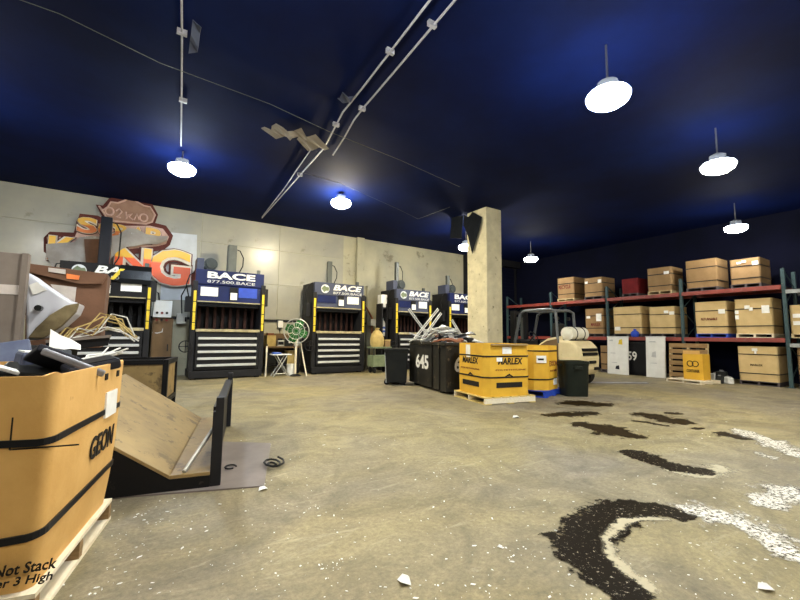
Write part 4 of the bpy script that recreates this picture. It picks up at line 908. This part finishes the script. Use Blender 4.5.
# local x = -n, local y = depth (+u)
pm = MB().box(-.04, .04, 0, .08, .012, 3.3).mesh('post', M_post); fm = MB().box(-.08, .08, -.03, .12, 0, .014).mesh('foot_plate', M_post)
for n_ in POST_N:
    for y in (0, RD-.08): link('post', pm, rk, (-n_, y, 0)); link('foot_plate', fm, rk, (-n_, y, 0))
    for q in range(3):
        z = .2+q*1.05; MB().tube([(-n_, .06, z), (-n_, RD-.06, z+.52)], .018, 6).build('brace', M_post, rk); MB().tube([(-n_, RD-.06, z+.52), (-n_, .06, z+1.0)], .018, 6).build('brace', M_post, rk)
LB = 2.5-.09
bmr = MB().box(-LB/2, LB/2, -.045, 0, -.06, .06).mesh('beam', M_beam); bmg = MB().box(-LB/2, LB/2, -.045, 0, -.05, .05).mesh('beam', M_bgrey)
wire = MB().box(-LB/2+.02, LB/2-.02, .0, RD, 0, .012).mesh('shelf_deck', M_bdark)
for a, b in zip(POST_N[:-1], POST_N[1:]):
    grey = b < 3.5
    for z in (Z1, Z2):
        zz = z-.14 if grey else z
        for y in (.0, RD+.045): link('beam', bmg if grey else bmr, rk, (-(a+b)/2, y, zz))
        link('shelf_deck', wire, rk, (-(a+b)/2, 0, zz+.05))
def rbox(x0, x1, ytop, level, m, label, plabel, pm_=M_woodd, depth=.95, straps=(.22, .72), labels=(), pal=True, text_=None, oct_=.03, inset=.06, group=None, tmat=None):
    x1 = x1-.14*(x1-x0); na, nb = WX(x0, 320, RU).y, WX(x1, 320, RU).y; Wd = na-nb; c = (na+nb)/2
    z = {0: 0.0, 1: Z1+.062, 2: Z2+.062}[level]
    if na < 3.2 and level: z -= .14
    if pal: pallet((RU+inset+depth/2, c, z), -PI/2, Wd*.98, depth, pm_, plabel, H=.12, ndeck=5); z += .12
    H = z_at(RU+inset, c, ytop)-z
    t = gaylord((RU+inset+depth/2, c, z), -PI/2, Wd*.96, depth*.96, H, m, label, straps=straps, oct_=oct_)
    for (fx, fz, fw, fh) in labels: box('label', M_paper, t, (fx-.5)*Wd*.96, (fx-.5+fw)*Wd*.96, -depth*.5-.012, -depth*.48+.004, fz*H, (fz+fh)*H)
    if text_: 
        for (s, fx, fz, fw, fh) in text_: text('lettering', s, tmat or M_inkred, t, (fx-.5)*Wd, -depth*.49-.004, fz*H, fw*Wd, fh*H, bold=.02)
    return t, z, H, c, Wd
# upper shelf
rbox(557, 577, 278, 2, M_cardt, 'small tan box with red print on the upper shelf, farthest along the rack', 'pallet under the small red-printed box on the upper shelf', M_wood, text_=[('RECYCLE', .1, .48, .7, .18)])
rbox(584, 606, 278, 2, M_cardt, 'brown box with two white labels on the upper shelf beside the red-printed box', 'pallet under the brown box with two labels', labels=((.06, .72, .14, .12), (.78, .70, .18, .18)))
rbox(622, 641, 279, 2, M_cardr, 'dark red box on the upper shelf', 'dark pallet under the dark red box', straps=(), oct_=.02)
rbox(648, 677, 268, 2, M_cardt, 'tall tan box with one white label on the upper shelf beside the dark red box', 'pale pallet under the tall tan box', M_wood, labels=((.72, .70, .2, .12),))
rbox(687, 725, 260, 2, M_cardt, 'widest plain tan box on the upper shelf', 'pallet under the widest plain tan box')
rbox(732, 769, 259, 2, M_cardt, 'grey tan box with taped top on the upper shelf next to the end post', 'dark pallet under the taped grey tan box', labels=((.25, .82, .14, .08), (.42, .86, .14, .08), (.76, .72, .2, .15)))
# middle shelf
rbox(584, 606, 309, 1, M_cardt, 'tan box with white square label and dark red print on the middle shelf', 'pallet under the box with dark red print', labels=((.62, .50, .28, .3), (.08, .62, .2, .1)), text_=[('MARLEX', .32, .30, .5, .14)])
rbox(612, 645, 307, 1, M_cardp, 'wide tan box with pale and blue stickers low on the middle shelf', 'pallet under the box with the blue sticker', labels=((.05, .12, .2, .14),))
na = WX(634, 320, RU).y; t = thing('blue_bag', 'small crumpled blue bag in front of the wide tan box on the middle shelf', 'bag', (RU+.02, na, Z1+.06)); MB().lathe([(.10, 0), (.14, .08), (.12, .18), (.04, .24)], 10).build('bag_body', M_blue, t, smooth=True); MB().lathe([(.03, .23), (.06, .28), (.01, .29)], 8).build('bag_knot', M_blue, t, smooth=True)
rbox(648, 679, 307, 1, M_cardp, 'pale box with white corner labels on the middle shelf beside the teal post', 'pallet under the pale box with corner labels', labels=((.60, .76, .16, .1), (.80, .70, .18, .12)))
rbox(694, 732, 302, 1, M_cardp, 'torn-topped pale box with a printed line on the middle shelf', 'pallet under the torn-topped pale box', M_blue, labels=((.76, .62, .2, .14),), text_=[('RETURNABLE', .2, .42, .5, .08)])
tw_ = WX(705, 303, RU); 
rbox(734, 779, 299, 1, M_cardp, 'large tan box with several white labels on the middle shelf next to the end post', 'white pallet under the large many-labelled box', M_woodw, labels=((.0, .42, .10, .12), (.0, .58, .1, .1), (.28, .72, .14, .1), (.40, .66, .1, .1), (.74, .58, .2, .22)))
rbox(789, 826, 305, 1, M_cardp, 'pale box with wide white bands on the grey shelf past the end post', 'pallet under the box with wide white bands', M_wood, straps=(), labels=((.1, .30, .8, .14), (.1, .56, .8, .14)))
# floor level
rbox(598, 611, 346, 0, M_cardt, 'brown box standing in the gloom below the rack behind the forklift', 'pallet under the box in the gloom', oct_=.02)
rbox(735, 782, 347, 0, M_cardp, 'wide tan box on a pallet on the floor under the rack', 'dark pallet under the wide floor box', straps=(.22, .78), labels=((.38, .88, .14, .08), (.44, .80, .05, .1)), text_=[('MARLEX', .32, .44, .3, .06)], inset=-.02, tmat=M_ink)
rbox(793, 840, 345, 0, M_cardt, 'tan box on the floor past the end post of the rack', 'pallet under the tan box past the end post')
# dark bin with 59
na, nb = WX(627, 340, RU-.1).y, WX(646, 340, RU-.1).y; t = thing('steel_bin', 'black bin painted 59 under the rack between two white panels', 'bin', (RU-.1, (na+nb)/2, 0), -PI/2)
hw = (na-nb)/2+.12
for nm, a in (('side', (-hw, hw, 0, .03)), ('side', (-hw, hw, .95, .98)), ('side', (-hw, -hw+.03, .03, .95)), ('side', (hw-.03, hw, .03, .95))): box(nm, M_black, t, *a, .06, 1.16)
box('bottom', M_black, t, -hw, hw, 0, .98, 0, .08); box('rim', M_black, t, -hw-.03, hw+.03, -.03, .04, 1.12, 1.18, bevel=.008)
text('painted_number', '59', M_white, t, -hw+.12, -.004, .52, .32, .32, bold=.02)
# two white panels leaning on the rack front
def wpanel(pxs, label, marks):
    (xa, ya), (xb, yb) = pxs; ga, gb_ = WX(xa, 350, RU-.32), WX(xb, 350, RU-.32); ga.z = gb_.z = 0; d = gb_-ga; th = math.atan2(d.y, d.x); t = thing('white_panel', label, 'panel', ga, rot=(-.06, 0, th))
    Wd = d.length; H = z_at(ga.x, ga.y, 336.5)
    box('sheet', M_white, t, 0, Wd, 0, .07, 0, H, bevel=.012)
    for k, (m, fx, fz, fw, fh) in enumerate(marks): MB().prism([(fx*Wd, fz*H), ((fx+fw)*Wd, (fz-.1*fh)*H), ((fx+fw*.9)*Wd, (fz+fh)*H), ((fx+fw*.2)*Wd, (fz+fh*.8)*H)], -.004, .002).build('mark', m, t)
    box('edge_cap', M_rib, t, -.012, Wd+.012, -.01, .08, H-.02, H+.015, bevel=.004)
wpanel(((606.5, 372.5), (627, 374)), 'white panel with yellow sticker and dark scuffs leaning near the forklift', ((M_yellow, .55, .80, .2, .14), (M_scrd, .4, .14, .2, .10), (M_rib, .1, .88, .2, .04), (M_rib, .12, .55, .3, .02), (M_rib, .2, .30, .3, .02)))
wpanel(((645, 376.5), (664, 378)), 'plain white panel with faint grey scribbles leaning beside the pallet', ((M_rib, .3, .5, .25, .14), (M_rib, .15, .86, .4, .03), (M_rib, .2, .34, .4, .02)))
# standing brown pallet with small yellow box on white pallet
ga, gb_ = WX(668, 360, RU-.3), WX(711, 360, RU-.3); ga.z = gb_.z = 0; d = gb_-ga
c = (ga+gb_)/2
t = pallet((c.x+.35, c.y, .02), 0, 1.05, 1.25, M_woodb, 'brown slatted pallet standing on edge against the rack', ndeck=7, m2=M_wood, rot=(0, -PI/2+.14, 0))
t.rotation_euler = (PI/2-.10, 0, -PI/2+.0); t.location = (c.x+.05, c.y, .53)
t2 = pallet((c.x-.58, c.y-.3, 0), math.radians(-100), 1.0, .9, M_woodw, 'pale low pallet on the floor before the standing brown pallet', H=.10, ndeck=5)
ga, gb_ = WX(683, 372, c.x-.75), WX(704, 374, c.x-.75); yb = thing('cardboard_box', 'golden cardboard box with round black logo on the pale low pallet', 'box', (c.x-.75, (ga.y+gb_.y)/2, .10), math.radians(-95))
Wd = ga.y-gb_.y; H = z_at(c.x-.75, yb.location.y, 354)-.10
box('body', M_cardy, yb, -Wd/2, Wd/2, 0, .4, 0, H, bevel=.01); box('flap', M_cardg, yb, -Wd/2+.02, Wd*.36, .0, .02, H-.005, H+.10)
for s in (-1, 1): MB().tube([(s*.07+.08*math.cos(a), -.006, H*.62+.08*math.sin(a)) for a in [k*PI/8 for k in range(16)]], .012, 5, True).build('ring_logo', M_ink, yb)
text('lettering', 'CONTAINER', M_ink, yb, -Wd*.32, -.004, H*.28, Wd*.64, .09, bold=.02); box('tape', M_canvas, yb, -.03, .03, -.004, .4, H-.002, H+.004)
# white and black junk under the rack
jr = random.Random(3)
for k, (px, py, m, s, l) in enumerate(((715, 371, M_scrw, .26, 'white jug lying in the junk under the rack'), (722, 376, M_plblk, .34, 'black plastic tub in the junk under the rack'), (728, 374, M_scrw, .2, 'white plastic lid in the junk under the rack'), (731, 380, M_scrw, .18, 'small white carton beside the wide floor box'), (720, 379.5, M_plblk, .22, 'black battery on the floor before the junk'))):
    p = WX(px, py+3, RU-.05-.08*k); t = thing('junk_piece', l, 'junk', (p.x, p.y, 0), jr.uniform(-1, 1))
    taper(s*.5, s*.42, s*.4, s*.34, 0, s*1.0).build('body', m, t, bevel=.02); MB().cyl((0, 0, s*.98), (0, 0, s*1.12), s*.15, n=10).build('cap', M_scrg, t)
p = G(616, 383); t = tag(MB().sheet([[(-.9+.45*i, -.12, .0) for i in range(5)], [(-.8+.45*i, .14, .004*(i % 2)) for i in range(5)]], .012).build('flattened_strip', M_scrg, None, loc=(p.x, p.y, .002), rot=(0, 0, -.55)), 'flat dark strip lying on the floor before the white panel', 'strip')

# ================================================================== wet stains, mineral crust and litter on the floor
M_wet = patch_mat('wet_stain', (.010, .0065, .003), .45, fleck=(.55, .50, .38), fleck_at=.60, edge=.42, nscale=6, amp=1.2, spec=.04)
M_wet2 = patch_mat('damp_stain', (.022, .014, .005), .45, edge=.55, nscale=4, amp=2.0, soft=.12, spec=.04)
M_salt = patch_mat('mineral_crust', (.72, .69, .60), .8, fleck=(.05, .04, .025), fleck_at=.50, edge=.78, nscale=5, amp=1.9, soft=.25, c2=(.66, .62, .52))
M_rimm = patch_mat('mineral_rim', (.40, .36, .25), .8, edge=.85, nscale=7, amp=1.6, soft=.3, c2=(.42, .37, .25))
def stroke(name, label, cat, m, lines, z):
    mb = MB(); ed = []
    for pts in lines:
        P = [(G(x, y), w_) for x, y, w_ in pts]; D_ = []; N = 10
        for i in range(len(P)-1):
            for q in range(N):
                f = q/N; D_.append((P[i][0].lerp(P[i+1][0], f), P[i][1]*(1-f)+P[i+1][1]*f))
        D_.append(P[-1]); k = len(D_); base = len(mb.v); M_ = 8
        for i, (p, w_) in enumerate(D_):
            d = (D_[min(i+3, k-1)][0]-D_[max(i-3, 0)][0]).normalized(); s = Vector((-d.y, d.x, 0))
            fe = min(1, i/6, (k-1-i)/6)
            for j in range(M_+1):
                a = 2*j/M_-1; q = p+s*(a*w_); mb.v.append((q.x, q.y, z+.00002*i)); ed.append(max(0, (1-abs(a))*1.25)*fe)
        for i in range(k-1):
            for j in range(M_): a = base+i*(M_+1)+j; mb.f.append((a, a+1, a+M_+2, a+M_+1))
    me = mb.mesh(name, m); at = me.attributes.new('edge', 'FLOAT', 'POINT')
    for i, e in enumerate(ed): at.data[i].value = e
    me.update(); o = link(name, me); tag(o, label, cat); return o
stroke('wet_stain', 'big dark C-shaped wet stain on the concrete floor', 'stain', M_wet, [[(700, 519, .10), (689, 516, .14), (654, 510, .19), (624, 509, .25), (600, 522, .28), (581, 546, .27), (592, 566, .24), (622, 590, .19), (655, 612, .17)]], .004)
stroke('wet_stain', 'narrow curved dark stain beyond the C-shaped one', 'stain', M_wet, [[(622, 449, .16), (636, 454, .24), (655, 461, .24), (676, 468, .2), (700, 472, .18), (714, 470, .1)]], .0035)
stroke('wet_stain', 'damp streak running from the trash can across the floor', 'stain', M_wet2, [[(540, 416, 0.130), (560, 415, 0.325), (585, 413.5, 0.286), (600, 412, 0.130)], [(570, 421, 0.130), (585, 425, 0.390), (610, 431, 0.468), (632, 436, 0.390), (650, 440, 0.156)]], .003)
stroke('wet_stain', 'damp patch on the floor in front of the forklift', 'stain', M_wet2, [[(555, 404, 0.260), (575, 403, 0.494), (600, 404.5, 0.494), (616, 407, 0.260)]], .003)
stroke('wet_stain', 'cluster of damp patches before the white panels', 'stain', M_wet2, [[(632, 412, 0.130), (645, 415, 0.390), (660, 418, 0.442), (678, 422, 0.390), (688, 426, 0.130)], [(664, 412, 0.130), (672, 413.5, 0.325), (684, 415.5, 0.130)], [(625, 419, 0.065), (645, 422.5, 0.156), (672, 427, 0.065)]], .003)
stroke('wet_stain', 'short damp patch before the wide floor box', 'stain', M_wet2, [[(708, 431, 0.130), (722, 434, 0.338), (738, 437.5, 0.312), (750, 441, 0.130)], [(692, 427, 0.065), (698, 428.5, 0.208), (706, 430, 0.065)]], .003)
stroke('wet_stain', 'dark wet patch at the end of the white crust', 'stain', M_wet, [[(782, 485, .1), (792, 491, .3), (806, 498, .35), (825, 506, .2)]], .0035)
stroke('mineral_crust', 'white mineral crust trailing from the C-shaped stain', 'stain', M_salt, [[(668, 508, .08), (692, 510, .22), (716, 514, .34), (740, 523, .34), (765, 535, .28), (795, 556, .22), (825, 575, .15)]], .0055)
stroke('mineral_crust', 'pale crust patch beside the dark patch near the rack side', 'stain', M_salt, [[(748, 508, .12), (765, 502, .32), (785, 493, .3), (800, 484, .2)]], .005)
stroke('mineral_crust', 'long pale streak of crust running toward the rack', 'stain', M_salt, [[(728, 427, .1), (745, 433, .32), (770, 442, .38), (800, 455, .32), (830, 468, .2)], [(745, 451, .05), (765, 456, .2), (785, 463, .1)]], .005)
stroke('mineral_crust', 'thin pale rim along the inside of the C-shaped stain', 'stain', M_rimm, [[(690, 523, .07), (650, 519, .07), (622, 522, .08), (606, 540, .08), (613, 560, .08), (640, 582, .1), (668, 604, .1)]], .0045)
stroke('mineral_crust', 'pale rim around the tail of the narrow curved stain', 'stain', M_rimm, [[(655, 466, .12), (680, 474, .2), (708, 476, .2), (722, 468, .2), (712, 463, .1)]], .003)
lr = random.Random(21)
mb = MB()
def flake(x, y, s, mbx):
    a = lr.uniform(0, PI); el = lr.uniform(.4, 2.2); c, q = math.cos(a), math.sin(a)
    pts = [(-el, -.5), (el*.6, -.7), (el, .4), (-el*.4, .6)]
    mbx.prism([(x+s*(c*u-q*v), y+s*(q*u+c*v)) for u, v in pts], .001, .001+s*lr.uniform(.15, .5), 'xy')
for _ in range(650):
    px, py = lr.uniform(60, 800), 388+212*lr.random()**.75
    if px < 235 and py < 500: continue
    g = G(px, py)
    if Vector((g.x-MC.x, g.y-MC.y)).length < .9: continue
    flake(g.x, g.y, lr.choice((.002, .003, .003, .004, .005, .008)), mb)
for cx, cy in ((130, 545), (155, 520), (312, 508), (330, 565), (450, 470), (520, 560), (160, 505), (390, 440), (285, 455), (280, 475)):
    for _ in range(16):
        g = G(cx+lr.gauss(0, 14), cy+lr.gauss(0, 7)); flake(g.x, g.y, lr.choice((.002, .003, .004, .007)), mb)
lt = tag(mb.build('paper_litter', M_paper, None), 'tiny white paper and plastic crumbs scattered over the floor', 'litter'); lt['kind'] = 'stuff'
for (px, py, s, l) in ((404, 583, .034, 'largest crumpled white paper scrap lying alone on the open floor'), (500, 548, .015, 'small white paper scrap on the floor near the yellow boxes side'), (766, 590, .03, 'flat white scrap on the floor beside the C-shaped stain'), (516, 418, .045, 'white smear of paper on the floor before the yellow boxes'), (263, 490, .03, 'white scrap at the corner of the steel plate')):
    g = G(px, py); t = thing('paper_scrap', l, 'paper', (g.x, g.y, .002), lr.uniform(0, 3))
    MB().sheet([[(s*(i-1), s*(j-1)*.8, s*.35*((i*2+j) % 3)) for i in range(3)] for j in range(3)], .003).build('scrap', M_paper, t)
